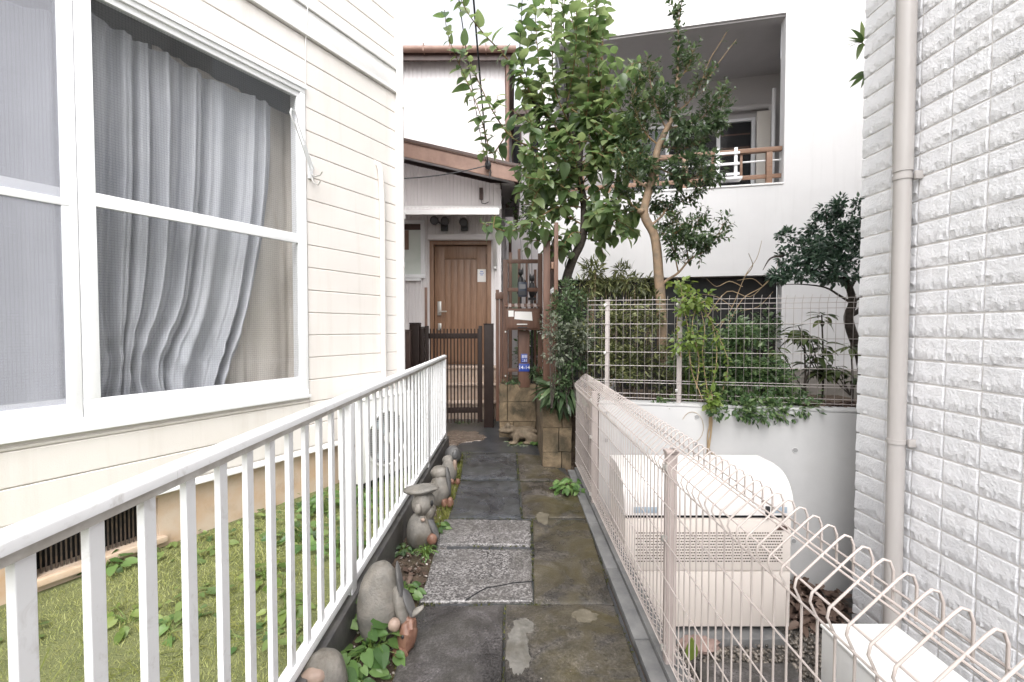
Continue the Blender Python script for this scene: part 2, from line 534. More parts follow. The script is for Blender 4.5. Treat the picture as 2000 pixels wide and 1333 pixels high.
M['bark_dark'] = surf('dark bark', (.035,.028,.024), (.075,.06,.05), 30, rough=.9, bump=.7, bscale=60, bdist=.01)
M['bark_tan'] = surf('tan smooth bark', (.30,.205,.13), (.17,.13,.095), 14, .35, .7, rough=.8, bump=.5, bscale=50, bdist=.008, dirt=(.12,.13,.07), dscale=9, damt=.6)
M['twig'] = surf('twig', (.24,.15,.07), (.16,.11,.05), 20, rough=.8)
M['green_stem'] = surf('green stem', (.10,.16,.03), rough=.6)
M['leaf_big'] = leaf_mat('broad pale green leaves', (.05,.098,.038), (.12,.18,.075), (.25,.31,.15), rough=.32, trans=.5)
M['leaf_dark'] = leaf_mat('glossy dark leaves', (.028,.052,.022), (.065,.108,.05), (.14,.195,.095), rough=.28, trans=.3)
M['leaf_deep'] = leaf_mat('deep bluish leaves', (.018,.042,.027), (.042,.08,.052), (.10,.155,.10), rough=.3, trans=.18)
M['leaf_olive'] = leaf_mat('olive small leaves', (.032,.042,.016), (.085,.10,.038), (.20,.21,.085), rough=.5, trans=.25)
M['leaf_fresh'] = leaf_mat('fresh green leaves', (.022,.052,.018), (.065,.12,.045), (.19,.26,.115), rough=.4, trans=.35)
M['leaf_weed'] = leaf_mat('soft green weed leaves', (.04,.09,.025), (.095,.18,.05), (.19,.29,.10), rough=.42, trans=.4)
M['leaf_lime'] = leaf_mat('yellow green leaves', (.07,.12,.02), (.145,.215,.05), (.26,.32,.10), rough=.45, trans=.45)
M['leaf_grey'] = leaf_mat('grey green leaves', (.07,.085,.055), (.13,.15,.105), (.22,.24,.18), rough=.6, trans=.25)
M['leaf_strip'] = leaf_mat('mossy tuft', (.10,.13,.02), (.17,.19,.04), (.26,.26,.08), rough=.6, trans=.3)
M['litter'] = leaf_mat('dead leaf', (.04,.024,.018), (.085,.052,.038), (.17,.12,.095), rough=.7, trans=.1)
M['dry_stem'] = surf('dry vine stem', (.34,.24,.14), (.42,.32,.2), 20, rough=.8)
M['cable'] = surf('black cable', (.02,.02,.022), rough=.5)

# ================================================================== GROUND
def smat_slab(name, c1, c2, moss, speck=None, mossamt=.7, mlo=.45, mhi=.68, mscale=3.0, rough=.5, pale=None):
    m, nt, b = new_mat(name)
    p = pos(nt)
    n1 = noise_node(nt, 11, 10, .74, p, .3)
    c = ramp(nt, n1.outputs['Fac'], [(.36, c1), (.64, c2)]).outputs['Color']
    nb = noise_node(nt, 3.1, 7, .66, p, .5)
    rb = ramp(nt, nb.outputs['Fac'], [(.36, .42), (.52, .85), (.68, 1.45)])
    c = mix(nt, 1.0, c, rb.outputs['Color'], 'MULTIPLY')
    if speck:
        v = nt.nodes.new('ShaderNodeTexVoronoi'); v.inputs['Scale'].default_value = 120
        nt.links.new(p, v.inputs['Vector'])
        sx = nt.nodes.new('ShaderNodeSeparateColor'); nt.links.new(v.outputs['Color'], sx.inputs[0])
        r = ramp(nt, sx.outputs[0], [(.0, speck[0]), (.35, speck[1]), (.6, speck[2]), (.85, speck[3])])
        c = mix(nt, .62, c, r.outputs['Color'])
    else:
        n4 = noise_node(nt, 95, 4, .75, p)
        r = ramp(nt, n4.outputs['Fac'], [(.3, .35), (.5, .9), (.72, 1.9)])
        c = mix(nt, 1.0, c, r.outputs['Color'], 'MULTIPLY')
    if pale:
        n5 = noise_node(nt, 2.6, 6, .6, p, .4)
        r5 = ramp(nt, n5.outputs['Fac'], [(.60, 0.0), (.70, .6)])
        c = mix(nt, r5.outputs['Color'], c, pale)
    n2 = noise_node(nt, mscale, 8, .68, p, .8)
    fac = n2.outputs['Fac']
    if pale:   # moss thickens towards the damp side of the path
        sx2 = nt.nodes.new('ShaderNodeSeparateXYZ'); nt.links.new(p, sx2.inputs[0])
        fac = math_n(nt, 'MULTIPLY_ADD', sx2.outputs['X'], .32)
        nt.nodes[-1].inputs[2].default_value = -.08
        fac = math_n(nt, 'ADD', fac, n2.outputs['Fac'])
    r2 = ramp(nt, fac, [(mlo, 0.0), (mhi, mossamt)])
    c = mix(nt, r2.outputs['Color'], c, moss)
    nt.links.new(c, b.inputs['Base Color'])
    rr = ramp(nt, n2.outputs['Fac'], [(.38, rough-.34), (.66, rough+.02)])
    nt.links.new(rr.outputs['Color'], b.inputs['Roughness'])
    n3 = noise_node(nt, 75, 6, .7, p)
    bp = nt.nodes.new('ShaderNodeBump'); bp.inputs['Strength'].default_value = .55; bp.inputs['Distance'].default_value = .006
    nt.links.new(n3.outputs['Fac'], bp.inputs['Height']); nt.links.new(bp.outputs['Normal'], b.inputs['Normal'])
    return m
M['slab_dark'] = smat_slab('dark paving slab', (.048,.044,.044), (.10,.092,.093), (.035,.032,.022), mossamt=.6)
M['slab_blue'] = smat_slab('blue black paving slab', (.034,.037,.043), (.085,.088,.096), (.045,.045,.034), mossamt=.6)
M['slab_granite'] = smat_slab('speckled granite slab', (.10,.093,.092), (.18,.168,.165), (.045,.04,.031), speck=((.028,.027,.028),(.08,.075,.076),(.175,.165,.163),(.36,.345,.34)), mossamt=.75, mlo=.46, mhi=.74)
M['slab_moss'] = smat_slab('mossy concrete slab', (.044,.041,.039), (.12,.107,.094), (.055,.043,.011), mossamt=.88, mlo=.42, mhi=.70, mscale=3.2, pale=(.17,.15,.115))

def grid_slab(name, quad, z, th, mat, parent, n=(14, 12), jit=.008, seed=0, local=False):
    """a slab with a worn, slightly wavy outline and an uneven top; quad = near-left, near-right, far-right, far-left"""
    q = [Vector((p[0], p[1], 0)) for p in quad]
    nx, ny = n
    ss = [0, .012] + [i/(nx-1) for i in range(1, nx-1)] + [.988, 1]
    tt = [0, .012] + [i/(ny-1) for i in range(1, ny-1)] + [.988, 1]
    vs, fs = [], []
    W, Hn = len(ss), len(tt)
    for j, t in enumerate(tt):
        for i, s in enumerate(ss):
            p = (q[0]*(1-s) + q[1]*s)*(1-t) + (q[3]*(1-s) + q[2]*s)*t
            k = noise.noise(Vector((p.x*9+seed, p.y*9, seed))) * jit
            k2 = noise.noise(Vector((p.x*9, p.y*9+seed, seed+5))) * jit
            edge = i in (0, W-1) or j in (0, Hn-1)
            zz = z + .003*noise.noise(Vector((p.x*4, p.y*4, seed))) - (.006 if edge else 0)
            vs.append((p.x+k, p.y+k2, zz))
    for j in range(Hn-1):
        for i in range(W-1):
            a = j*W+i
            fs.append((a, a+1, a+W+1, a+W))
    rim = [i for i in range(W)] + [j*W+W-1 for j in range(1, Hn)] + [(Hn-1)*W+i for i in range(W-2, -1, -1)] + [j*W for j in range(Hn-2, 0, -1)]
    b = len(vs)
    for r_ in rim: vs.append((vs[r_][0], vs[r_][1], z-th))
    for k in range(len(rim)):
        k2 = (k+1) % len(rim)
        fs.append((rim[k2], rim[k], b+k, b+k2))
    mb = MB(); mb.add(vs, fs)
    o = mb.build(name, mat, parent, local, smooth=True)
    return o

G_LOW = -.60
g = MB(); g.box(-150, 150, -150, 150, -1.6, G_LOW)
tag(g.build('ground', M['gravel_bed']), 'bare gravelly ground beyond and below the walls of the alley', 'ground', kind='structure')
g = MB(); g.box(-12, .64, -4, 16, G_LOW+.004, -.028)
tag(g.build('soil_strip', M['soil']), 'damp brown soil strip between railing kerb and paving', 'soil', kind='structure')
g = MB(); g.box(-12, -.81, -4, 5.25, -.02, .0)
tag(g.build('garden_lawn_ground', M['turf']), 'mossy turf bed under the big window of cream house', 'lawn', kind='structure')

path = MB().box(-.42, .535, -.6, 5.3, -.2, -.012).build('path', M['yard'])
tag(path, 'narrow wet footpath of mismatched slabs leading to the gate', 'path', kind='structure')
def gp(px, py): 
    p = gnd(px, py); return (p.x, p.y)
SLABS = [
  ('slab_dark',   [(-.47, .3), (-.045, .3), gp(985,1181), gp(814,1181)], 'dark worn paving slab nearest the camera'),
  ('slab_granite',[gp(819,1176), gp(1040,1174), gp(1038,1074), gp(851,1072)], 'largest speckled granite slab with a crack'),
  ('slab_granite',[gp(853,1064), gp(1037,1065), gp(1037,1017), gp(868,1015)], 'narrow speckled granite slab'),
  ('slab_blue',   [gp(876,1012), gp(1017,1012), gp(1012,939), gp(899,939)], 'blue black slab'),
  ('slab_blue',   [gp(900,936), gp(1011,936), gp(1008,885), gp(905,885)], 'blue black slab'),
  ('slab_moss',   [(-.032, .3), (.528, .3), gp(1198,1181), gp(988,1181)], 'mossy concrete with pale worn patch'),
  ('slab_moss',   [gp(1043,1178), gp(1199,1178), gp(1145,1014), gp(1041,1014)], 'mossy concrete slab'),
  ('slab_moss',   [gp(1021,1011), gp(1144,1011), gp(1122,942), gp(1016,942)], 'mossy concrete slab'),
  ('slab_moss',   [gp(1015,939), gp(1121,939), (.30, 4.95), gp(1010,885)], 'mossy concrete slab'),
]
for i, (mt, quad, lab) in enumerate(SLABS):
    o = grid_slab('slab', quad, 0.0 + .002*(i % 3), .1, M[mt], path, seed=i*7.3)
# the crack across the big granite slab, a repair patch and pale spots, each real flat pieces
def patch(name, c, rx, ry, z, mat, parent, seed=0, amp=.35, n=64, th=.003):
    vs = [(c[0], c[1], z+th)]
    for k in range(n):
        a = 2*math.pi*k/n
        q = 1 + amp*noise.noise(Vector((math.cos(a)*1.6+seed, math.sin(a)*1.6, seed))) + amp*.7*noise.noise(Vector((math.cos(a)*5+seed, math.sin(a)*5, seed+3)))
        vs.append((c[0]+rx*q*math.cos(a), c[1]+ry*q*math.sin(a), z+th*.6))
    for k in range(n):
        vs.append((c[0]+(vs[1+k][0]-c[0])*1.03, c[1]+(vs[1+k][1]-c[1])*1.03, z-.006))
    fs = [(0, 1+k, 1+(k+1)%n) for k in range(n)] + [(1+k, n+1+k, n+1+(k+1)%n, 1+(k+1)%n) for k in range(n)]
    return MB().add(vs, fs).build(name, mat, parent, smooth=True)
M['pale_cement'] = surf('pale cement patch', (.11,.105,.095), (.165,.155,.14), 22, rough=.8, bump=.5, bscale=70, dirt=(.065,.058,.045), dscale=8, dlo=.42, dhi=.68, damt=.9)
M['ochre_cement'] = surf('ochre cement patch', (.10,.087,.062), (.15,.13,.098), 22, rough=.8, bump=.5, bscale=70, dirt=(.06,.05,.03), dscale=8, dlo=.42, dhi=.68, damt=.9)
for (px, py, rx, ry, mt, sd) in ((1012,1266,.05,.15,'pale_cement',1), (1022,1225,.05,.06,'pale_cement',14), (1140,1204,.062,.05,'ochre_cement',2), (1060,1012,.05,.10,'ochre_cement',3), (1004,1006,.03,.03,'slab_blue',5)):
    c = gnd(px, py)
    patch('patch', c, rx, ry, .003, M[mt], path, sd)
cr = MB()
cpts = [gnd(*q)+Vector((0,0,.004)) for q in ((910,1174),(922,1166),(936,1157),(950,1150),(975,1146),(1003,1140),(1041,1137))]
for a, b2 in zip(cpts, cpts[1:]):
    cr.bar(a, b2, .007, .002)
cr.build('crack', M['dark_void'], path)

yard = grid_slab('yard_pavement', [(-1.9, 5.22), (.30, 5.02), (.30, 7.0), (-1.9, 7.0)], -.004, .15, M['yard'], None, n=(30, 26), seed=44)
tag(yard, 'wet dark concrete yard in front of the brown gate', 'pavement', kind='structure')
c = gnd(905, 853)
M['pebble_mat'] = smat_slab('brown pebbled patch', (.09,.065,.05), (.16,.12,.09), (.045,.038,.03), speck=((.05,.035,.027),(.11,.08,.06),(.19,.14,.11),(.30,.25,.21)), mossamt=.4)
patch('pebbled_patch', c, .27, .36, -.002, M['pebble_mat'], yard, 9, .55, th=.010)

# kerb stones beside the mesh fence: short grey stones end to end
kerb = thing('kerb', 'low grey kerb of short stones under the beige mesh fence', 'kerb', (.57, 0, 0), kind='structure')
y = .2
i = 0
while y < 4.4:
    L = .598
    mb = MB(); mb.box(.545, .612, y, min(y+L-.006, 4.42), -.1, .012 + .002*(i % 2))
    mb.build('kerb_stone', M['kerb_grey'], kerb, bevel=.004)
    y += L; i += 1
MB().box(.615, .70, -1, 4.45, G_LOW, .03).build('footing', M['kerb_grey'], kerb, bevel=.006)
# railing kerb
rk = thing('railing_kerb', 'dark damp concrete kerb carrying the white railing', 'kerb', (-.77, 2, 0), kind='structure')
y = -.6
while y < 5.2:
    MB().box(-.81, -.725, y, min(y+1.794, 5.22), -.3, .155).build('kerb_stone', M['kerb'], rk, bevel=.006)
    y += 1.8

# ================================================================== CREAM HOUSE (left), built in its own turned frame
ANG = math.atan2(.875, .485)
HL = thing('cream_house', 'cream house with lap siding, big white window and a belt course, on the left', 'house', (-1.70, 3.78, 0), ANG)
# local x runs along the wall away from the camera, local y points into the house
U0, U1 = -6.5, 1.055
WU0, WU1, WZ0, WZ1 = -2.80, -.012, .845, 3.345     # window opening
core = MB()
core.box(U0, WU0, .0, .14, .36, 7.5); core.box(WU1, U1, .0, .14, .36, 7.5)
core.box(WU0, WU1, .0, .14, .36, WZ0); core.box(WU0, WU1, .0, .14, WZ1, 7.5)
core.box(U1-.14, U1, .14, 5, .36, 7.5)
core.build('wall', M['siding'], HL, local=True)
rm = MB()
rm.box(U0, U1-.16, 1.9, 2.0, .3, 3.8); rm.box(U0, U1-.16, .15, 1.9, 3.6, 3.75); rm.box(U1-.26, U1-.145, .15, 1.9, .3, 3.6); rm.box(-3.6, -3.5, .15, 1.9, .3, 3.6)
rm.build('room_lining', M['room'], HL, local=True)
MB().box(-3.5, U1-.26, .15, 1.9, .55, .70).build('room_floor', M['room_floor'], HL, local=True)
# siding boards
P = .1867
def board(u0, u1, z0, z1):
    poly = [(0, z0+.001), (-.010, z0+.001), (-.015, z0+.006), (-.015, z1-.008), (-.011, z1-.004), (0, z1-.004)]
    MB().prism(poly, u0, u1, 'x').build('siding_board', M['siding'], HL, local=True)
BELT0, BELT1 = 3.77, 4.04
k = -6
while True:
    z0 = 1.528 + P*k; z1 = z0 + P
    k += 1
    if z0 > 6.6: break
    if z0 >= BELT0-.03 and z1 <= BELT1+.06: continue
    z0c, z1c = z0, z1
    if z0 < BELT0 < z1: z1c = BELT0
    if z0 < BELT1 < z1: z0c = BELT1
    if z1c - z0c < .02: continue
    segs = [(U0, -3.0), (-2.997, -.002), (.002, U1-.018)]
    for (a, b2) in segs:
        if a > -3 and b2 < .01 and z1c > WZ0-.04 and z0c < WZ1+.03:
            if z0c < WZ0-.04: board(a, b2, z0c, WZ0-.04)
            elif z1c > WZ1+.03: board(a, b2, WZ1+.03, z1c)
            continue
        board(a, b2, z0c, z1c)
# belt course and flashings
bt = MB(); bt.box(U0, U1-.012, -.034, 0, BELT0+.035, BELT1-.05)
bt.box(U0, U1-.012, -.045, 0, BELT0+.003, BELT0+.030); bt.box(U0, U1-.012, -.052, 0, BELT1-.045, BELT1-.004)
bt.build('belt_course', M['white_trim'], HL, local=True, bevel=.003)
fl = MB(); fl.prism([(0,.398),(-.018,.398),(-.03,.372),(-.03,.358),(-.026,.358),(0,.37)], U0, U1, 'x')
fl.build('drip_edge', M['white_trim'], HL, local=True)
MB().box(U1-.016, U1+.012, -.022, .03, .40, 7.5).build('corner_trim', M['white_trim'], HL, local=True, bevel=.004)
# foundation with a barred vent
VU0, VU1, VZ0, VZ1 = -1.63, -1.07, .075, .325
fd = MB()
fd.box(U0, VU0, .03, .17, -.3, .36); fd.box(VU1, U1, .03, .17, -.3, .36)
fd.box(VU0, VU1, .03, .17, -.3, VZ0); fd.box(VU0, VU1, .03, .17, VZ1, .36)
fd.build('foundation', M['cement'], HL, local=True)
vent = MB(); vent.box(VU0, VU1, .155, .17, VZ0, VZ1)
vent = vent.build('vent', M['dark_void'], HL, local=True)
for i in range(27):
    u = VU0 + .012 + i*(VU1-VU0-.024)/26
    inst_me = None
    MB().box(u-.0035, u+.0035, .075, .083, VZ0, VZ1).build('vent_bar', M['rust_iron'], vent, local=True)
MB().box(VU0-.03, VU1+.03, -.012, .03, VZ0-.035, VZ0).build('vent_sill', M['cement'], HL, local=True, bevel=.004)

# window: frame, two sashes, fly screen
win = MB()
FW = .045
win.box(WU0, WU1, -.030, .10, WZ0, WZ0+.05); win.box(WU0, WU1, -.030, .10, WZ1-.045, WZ1)
win.box(WU1-FW, WU1, -.028, .10, WZ0+.05, WZ1-.045); win.box(WU0, WU0+FW, -.028, .10, WZ0+.05, WZ1-.045)
win.box(WU0-.02, WU1+.012, -.042, -.031, WZ1-.012, WZ1+.02)
win.box(WU0-.01, WU1+.01, -.045, -.031, WZ0-.018, WZ0+.006)
window = win.build('window', M['white_alu'], HL, local=True, bevel=.003)
def sash(u0, u1, y0, y1, zmid, name, gm, bot=.115, stile=.032, st_in=.04):
    s = MB()
    z0, z1 = WZ0+.05, WZ1-.045
    s.box(u0, u1, y0, y1, z0, z0+bot); s.box(u0, u1, y0, y1, z1-.04, z1)
    s.box(u0, u0+st_in, y0, y1, z0+bot, z1-.04); s.box(u1-stile, u1, y0, y1, z0+bot, z1-.04)
    s.box(u0+st_in, u1-stile, y0, y1, zmid-.038, zmid+.038)
    so = s.build(name, M['white_alu'], window, local=True, bevel=.003)
    for (za, zb) in ((z0+bot, zmid-.038), (zmid+.038, z1-.04)):
        yc = (y0+y1)/2
        MB().box(u0+st_in-.004, u1-stile+.004, yc-.003, yc+.003, za-.004, zb+.004).build('pane', gm, window, local=True)
sash(-1.43, WU1-FW, -.012, .022, 2.124, 'sash', M['glass_wire'], bot=.105, stile=.02, st_in=.075)
sash(WU0+FW, -1.35, .030, .062, 2.124, 'sash', M['glass_wire'])
fs_ = MB()
for (a, b2, za, zb) in ((WU0+FW, -1.47, WZ0+.05, WZ0+.14), (WU0+FW, -1.47, WZ1-.07, WZ1-.045), (WU0+FW, -1.47, 2.06, 2.10)):
    fs_.box(a, b2, -.012, .006, za, zb)
fs_.box(-1.50, -1.434, -.010, .008, WZ0+.05, WZ1-.045); fs_.box(WU0+FW, WU0+FW+.03, -.010, .008, WZ0+.05, WZ1-.045)
fs_.build('screen_frame', M['white_alu'], window, local=True, bevel=.002)
MB().box(WU0+FW+.03, -1.50, -.004, -.002, WZ0+.14, WZ1-.07).build('fly_screen', M['glass_screen'], window, local=True)

# downpipe at the corner, conduit, thin cable
dp = MB(); dp.tube([(U1+.0, -.062, -.0), (U1+.0, -.062, 7.2)], .036, 14)
dp.build('downpipe', M['white_trim'], HL, local=True, smooth=True)
for z in (2.02, 3.62, .9):
    MB().tube([(U1, -.062, z), (U1, -.062, z+.05)], .0395, 14).build('pipe_collar', M['white_trim'], HL, local=True, smooth=True)
u_c = .80
cd = MB(); cd.tube([(u_c-.03, 0, 3.0), (u_c-.02, -.035, 2.98), (u_c, -.045, 2.92), (u_c+.02, -.045, 2.6), (u_c+.02, -.045, .5)], [.022,.024,.026,.026,.026], 10)
cd.build('conduit', M['siding'], HL, local=True, smooth=True)
cb = MB(); cb.tube([(.02, -.02, 6.5), (.015, -.022, 4.6), (.005, -.05, 4.0), (.0, -.022, 3.7), (-.004, -.02, 3.35)], .004, 6)
cb.build('thin_cable', M['white_trim'], HL, local=True, smooth=True)

# laundry pole bracket beside the window
bw = HL.matrix_world
def hl(u, y, z): return wm(HL) @ Vector((u, y, z))
br = thing('laundry_bracket', 'white laundry pole bracket angled out beside the big window', 'bracket', hl(.03, -.02, 2.72), ANG)
MB().box(-.022, .022, -.012, .004, -.09, .05).build('wall_plate', M['white_alu'], br, local=True, bevel=.003)
arm = MB()
pa, pb = Vector((0, -.03, -.02)), Vector((-.24, -.14, .29))
dd = (pb-pa).normalized(); sd = dd.cross(Vector((0,1,0))).normalized()
arm.tube([pa+sd*.016, pa+sd*.016+dd*.36, pb+sd*.026+dd*-.02, pb+sd*.022+dd*.035, pb+dd*.055, pb-sd*.022+dd*.035, pb-sd*.026+dd*-.02, pa-sd*.016+dd*.36, pa-sd*.016], .0065, 8)
arm.build('arm', M['white_alu'], br, local=True, smooth=True)
MB().bar(pa+dd*.04, pa+dd*.2, .034, .006, up=(0,1,0)).build('web', M['white_alu'], br, local=True)
hk = MB(); hk.tube([(0,-.02,-.06),(.01,-.06,-.075),(.02,-.10,-.07),(.022,-.125,-.045)], .005, 7); hk.tube([(0,-.02,-.08),(-.005,-.05,-.13),(.01,-.085,-.15),(.015,-.11,-.12)], .005, 7)
hk.build('hook', M['steel'], br, local=True, smooth=True)

# curtains behind the glass
def curtain(name, u0, u1, z0, z1, ybase, mat, fold=.05, nf=9, seed=0, pinch=None, sag=0.0, label='', nu=190, nz=60, sweep=0.0):
    vs, fs = [], []
    for j in range(nz+1):
        t = j/nz
        for i in range(nu+1):
            s = i/nu
            top = z1 - sag*(.72+.25*math.sin(s*3.4-.9)+.04*math.sin(s*17+seed))
            z = z0 + (top-z0)*t
            u = u0 + (u1 - sweep*(1-t)**2.2 - u0)*s
            sw = s + .035*math.sin(s*9.3+seed) + .02*math.sin(s*21+2*seed)
            ph = sw*nf*2*math.pi + 1.3*noise.noise(Vector((s*4+seed, t*.6, seed)))
            amp = fold*(.60+.55*noise.noise(Vector((s*5, seed, t*.8))))*(1+.7*(1-t)*(sweep > 0))
            y = ybase + amp*math.sin(ph) + .4*amp*math.sin(2.3*ph+1)
            if pinch:
                pu, pz, pr, pa = pinch
                w = math.exp(-((z-pz)/pr)**2)
                u = u + (pu-u)*w*pa*math.exp(-((u-pu)/.33)**2)
                y += .05*w*noise.noise(Vector((u*14, z*9, seed)))
                if z < pz:
                    u += .05*noise.noise(Vector((u*5, z*6, seed+2)))*(1-w)
            y += .012*noise.noise(Vector((u*7, z*3.5, seed+9)))
            vs.append((u, y, z))
    W = nu+1
    for j in range(nz):
        for i in range(nu):
            a = j*W+i
            fs.append((a, a+1, a+W+1, a+W))
    root = thing(name, label, 'curtain', wm(HL).translation, ANG)
    me = MB().add(vs, fs).mesh(name, mat, smooth=True, fix=False)
    link('cloth', me, root, local=True)
    MB().tube([(u0, ybase, 3.42), (u1, ybase, 3.42)], .012, 8).build('curtain_rail', M['steel'], root, local=True)
curtain('curtain', -1.46, -.16, .86, 3.37, .18, M['curtain'], fold=.038, nf=8.2, seed=3, pinch=(-1.18, 1.20, .24, .55), sag=.19, sweep=.44, label='bunched silver grey curtain behind the right half of big window')
curtain('curtain', -.95, .50, .86, 3.34, .27, M['sheer'], fold=.022, nf=7, seed=5, sag=.12, label='flat pale beige curtain at the far end of big window')
curtain('curtain', -2.75, -1.46, .86, 3.2, .22, M['netcurtain'], fold=.075, nf=5, seed=8, sag=.05, label='pale curtain behind the fly screen in left half of big window')

# ================================================================== WHITE RAILING
XR = -.765
rail = thing('railing', 'white metal railing with flat balusters beside the path', 'railing', (XR, 2.9, .15))
Y0, Y1 = -.45, 5.15
prof = []
for k in range(9):
    a = math.pi*k/8
    prof.append((XR + .023*math.cos(a), 1.083 + .014*math.sin(a)))
prof += [(XR-.023, 1.066), (XR+.023, 1.066)]
for (a, b2) in ((Y0, 1.0), (1.002, 2.745), (2.747, 4.4), (4.402, Y1)):
    MB().prism([(p, q) for p, q in prof], a, b2, 'y').build('top_rail', M['white_rail'], rail, smooth=True)
MB().box(XR-.015, XR+.015, Y0, Y1, 1.046, 1.0655).build('under_rail', M['rail_under'], rail)
MB().box(XR-.021, XR+.021, Y0, Y1, .185, .222).build('bottom_rail', M['white_rail'], rail, bevel=.003)
me_pale = MB().box(-.008, .008, -.017, .015, .2225, 1.0455).mesh('baluster', M['white_rail'], bevel=.002)
yb = .7 - .1215*9
while yb < Y1-.03:
    if min(abs(yb-q) for q in (2.118, 4.06, .2, 5.12)) > .05:
        inst('baluster', me_pale, rail, Matrix.Translation((0, yb-2.9, -.15)))
    yb += .1215
for q in (.2, 2.118, 4.06, 5.12):
    MB().box(XR-.022, XR+.022, q-.032, q+.032, .10, 1.0455).build('post', M['white_rail'], rail, bevel=.004)
for q in (.2, 2.118, 4.06, 5.10):
    MB().box(XR-.012, XR+.012, q-.02, q+.02, .14, .19).build('foot', M['white_rail'], rail)

# ================================================================== BEIGE MESH FENCE (right)
mf = thing('mesh_fence', 'beige welded wire fence with looped top running beside the path', 'fence', (.62, 2.2, 0))
XF = .615
def wire_pts():
    p = [(.045,.0,.075),(.075,0,.06),(.088,0,.035),(.07,0,.022),(.03,0,.05),(.0,0,.10)]      # rolled foot
    p += [(0,0,.80),(.0,0,.815),(-.016,0,.850),(-.012,0,.868),(.075,0,.952),(.088,0,.962),(.101,0,.958),(.108,0,.94),(.108,0,.875)]
    return p
me_w = MB().tube(wire_pts(), .0027, 6, cap=False).mesh('wire', M['mesh_wire'], smooth=True, fix=False)
YF0, YF1 = .30, 4.36
yy = YF0; n_w = 0
while yy < YF1:
    inst('wire', me_w, mf, Matrix.Translation((XF-.62, yy-2.2, 0)))
    yy += .0500; n_w += 1
for (dx, z, r_) in ((-.006,.822,.0026),(-.004,.868,.0026),(.040,.916,.0024),(.108,.905,.0024),(.046,.924,.0024),
                    (-.004,.70,.0024),(-.004,.55,.0024),(-.004,.40,.0024),(-.004,.25,.0024),(-.004,.10,.0026),(.047,.075,.0024),(.075,.045,.0024)):
    MB().tube([(XF+dx, -.4, z), (XF+dx, YF1+.01, z)], r_, 6).build('line_wire', M['mesh_wire'], mf, smooth=True)
for q in (.12, 1.836, 3.55):
    MB().box(XF+.010, XF+.052, q-.021, q+.021, -.02, .893).build('post', M['mesh_post'], mf, bevel=.005)
    MB().box(XF+.006, XF+.0565, q-.025, q+.025, .893, .905).build('post_cap', M['mesh_post'], mf, bevel=.003)
    for z in (.84, .55, .10):
        MB().box(XF-.010, XF+.010, q-.026, q-.012, z-.012, z+.012).build('clip', M['steel'], mf, bevel=.002)

# ================================================================== CONCRETE RETAINING WALL and planter
ANG_A = math.atan2(-.217, .976)
def on_line(X, X0=2.37, Y0=3.39): return Y0 + .2223*(X0-X)
CW = thing('retaining_wall', 'pale formed concrete retaining wall with tie holes below the wire fence', 'wall', (2.37, on_line(2.37), G_LOW), ANG_A)
ZT = .79 - G_LOW
uL = (.72-2.37)/.976
cwb = MB()
cwb.box(uL, 2.2, 0, .16, -.3, ZT-.02)
cwb.box(uL, 2.2, -.002, .162, ZT-.018, ZT)
w_body = cwb.build('wall_face', M['concrete'], CW, local=True, bevel=.004)
MB().box(uL, uL+.15, .162, 1.9, -.3, ZT-.005).build('side_face', M['concrete'], CW, local=True, bevel=.004)
for i in range(-4, 5):
    for z in (ZT-.095, ZT-.32, ZT-1.02):
        u = -.22 + i*.705
        if u < uL+.05 or u > .3: continue
        mb = MB(); mb.tube([(u, -.0035, z), (u, .012, z)], .017, 14); mb.build('tie_hole', M['hole'], CW, local=True)
        rg = MB(); rg.tube([(u+.019*math.cos(a*math.pi/8), -.002, z+.019*math.sin(a*math.pi/8)) for a in range(16)], .0035, 5, closed=True)
        rg.build('hole_rim', M['concrete'], CW, local=True, smooth=True)

# wire fence standing on the concrete wall
uf = thing('wall_top_fence', 'pale welded wire fence standing on top of the concrete retaining wall', 'fence', wm(CW) @ Vector((-1, .08, ZT)), ANG_A)
CWI = wm(CW).inverted()
def cwu(px): return hit_plane(CWI, px, 700, .08).x
def hit_plane(inv, px, py, yl):
    o = inv @ Vector((0, 0, H)); d = inv.to_3x3() @ ray(px, py)
    return o + d*((yl-o.y)/d.y)
fu0, fu1 = cwu(1148)+1, cwu(1720)+1
me_uw = MB().tube([(0,0,.02),(0,0,.80),(0,-.012,.83),(0,-.030,.865)], .0017, 5).mesh('wire', M['white_wire'], smooth=True, fix=False)
x = fu0
while x < fu1:
    inst('wire', me_uw, uf, Matrix.Translation((x, -.003, 0))); x += .058
for z in (.84, .803, .762, .643, .527, .41, .297, .177, .156, .066, .03):
    yy = -.016 if z == .84 else (-.004 if z > .78 else .0)
    MB().tube([(fu0, yy, z), (fu1, yy, z)], .0026, 6).build('line_wire', M['white_wire'], uf, local=True, smooth=True)
for px in (1186, 1327):
    u = cwu(px)+1
    MB().box(u-.019, u+.019, .004, .042, -.01, .835).build('post', M['white_wire'], uf, local=True, bevel=.004)
    MB().box(u-.022, u+.022, .001, .045, .836, .848).build('post_cap', M['white_wire'], uf, local=True, bevel=.003)
    for z in (.80, .40, .1): MB().box(u-.03, u-.01, -.01, .004, z-.012, z+.012).build('clip', M['steel'], uf, local=True, bevel=.002)

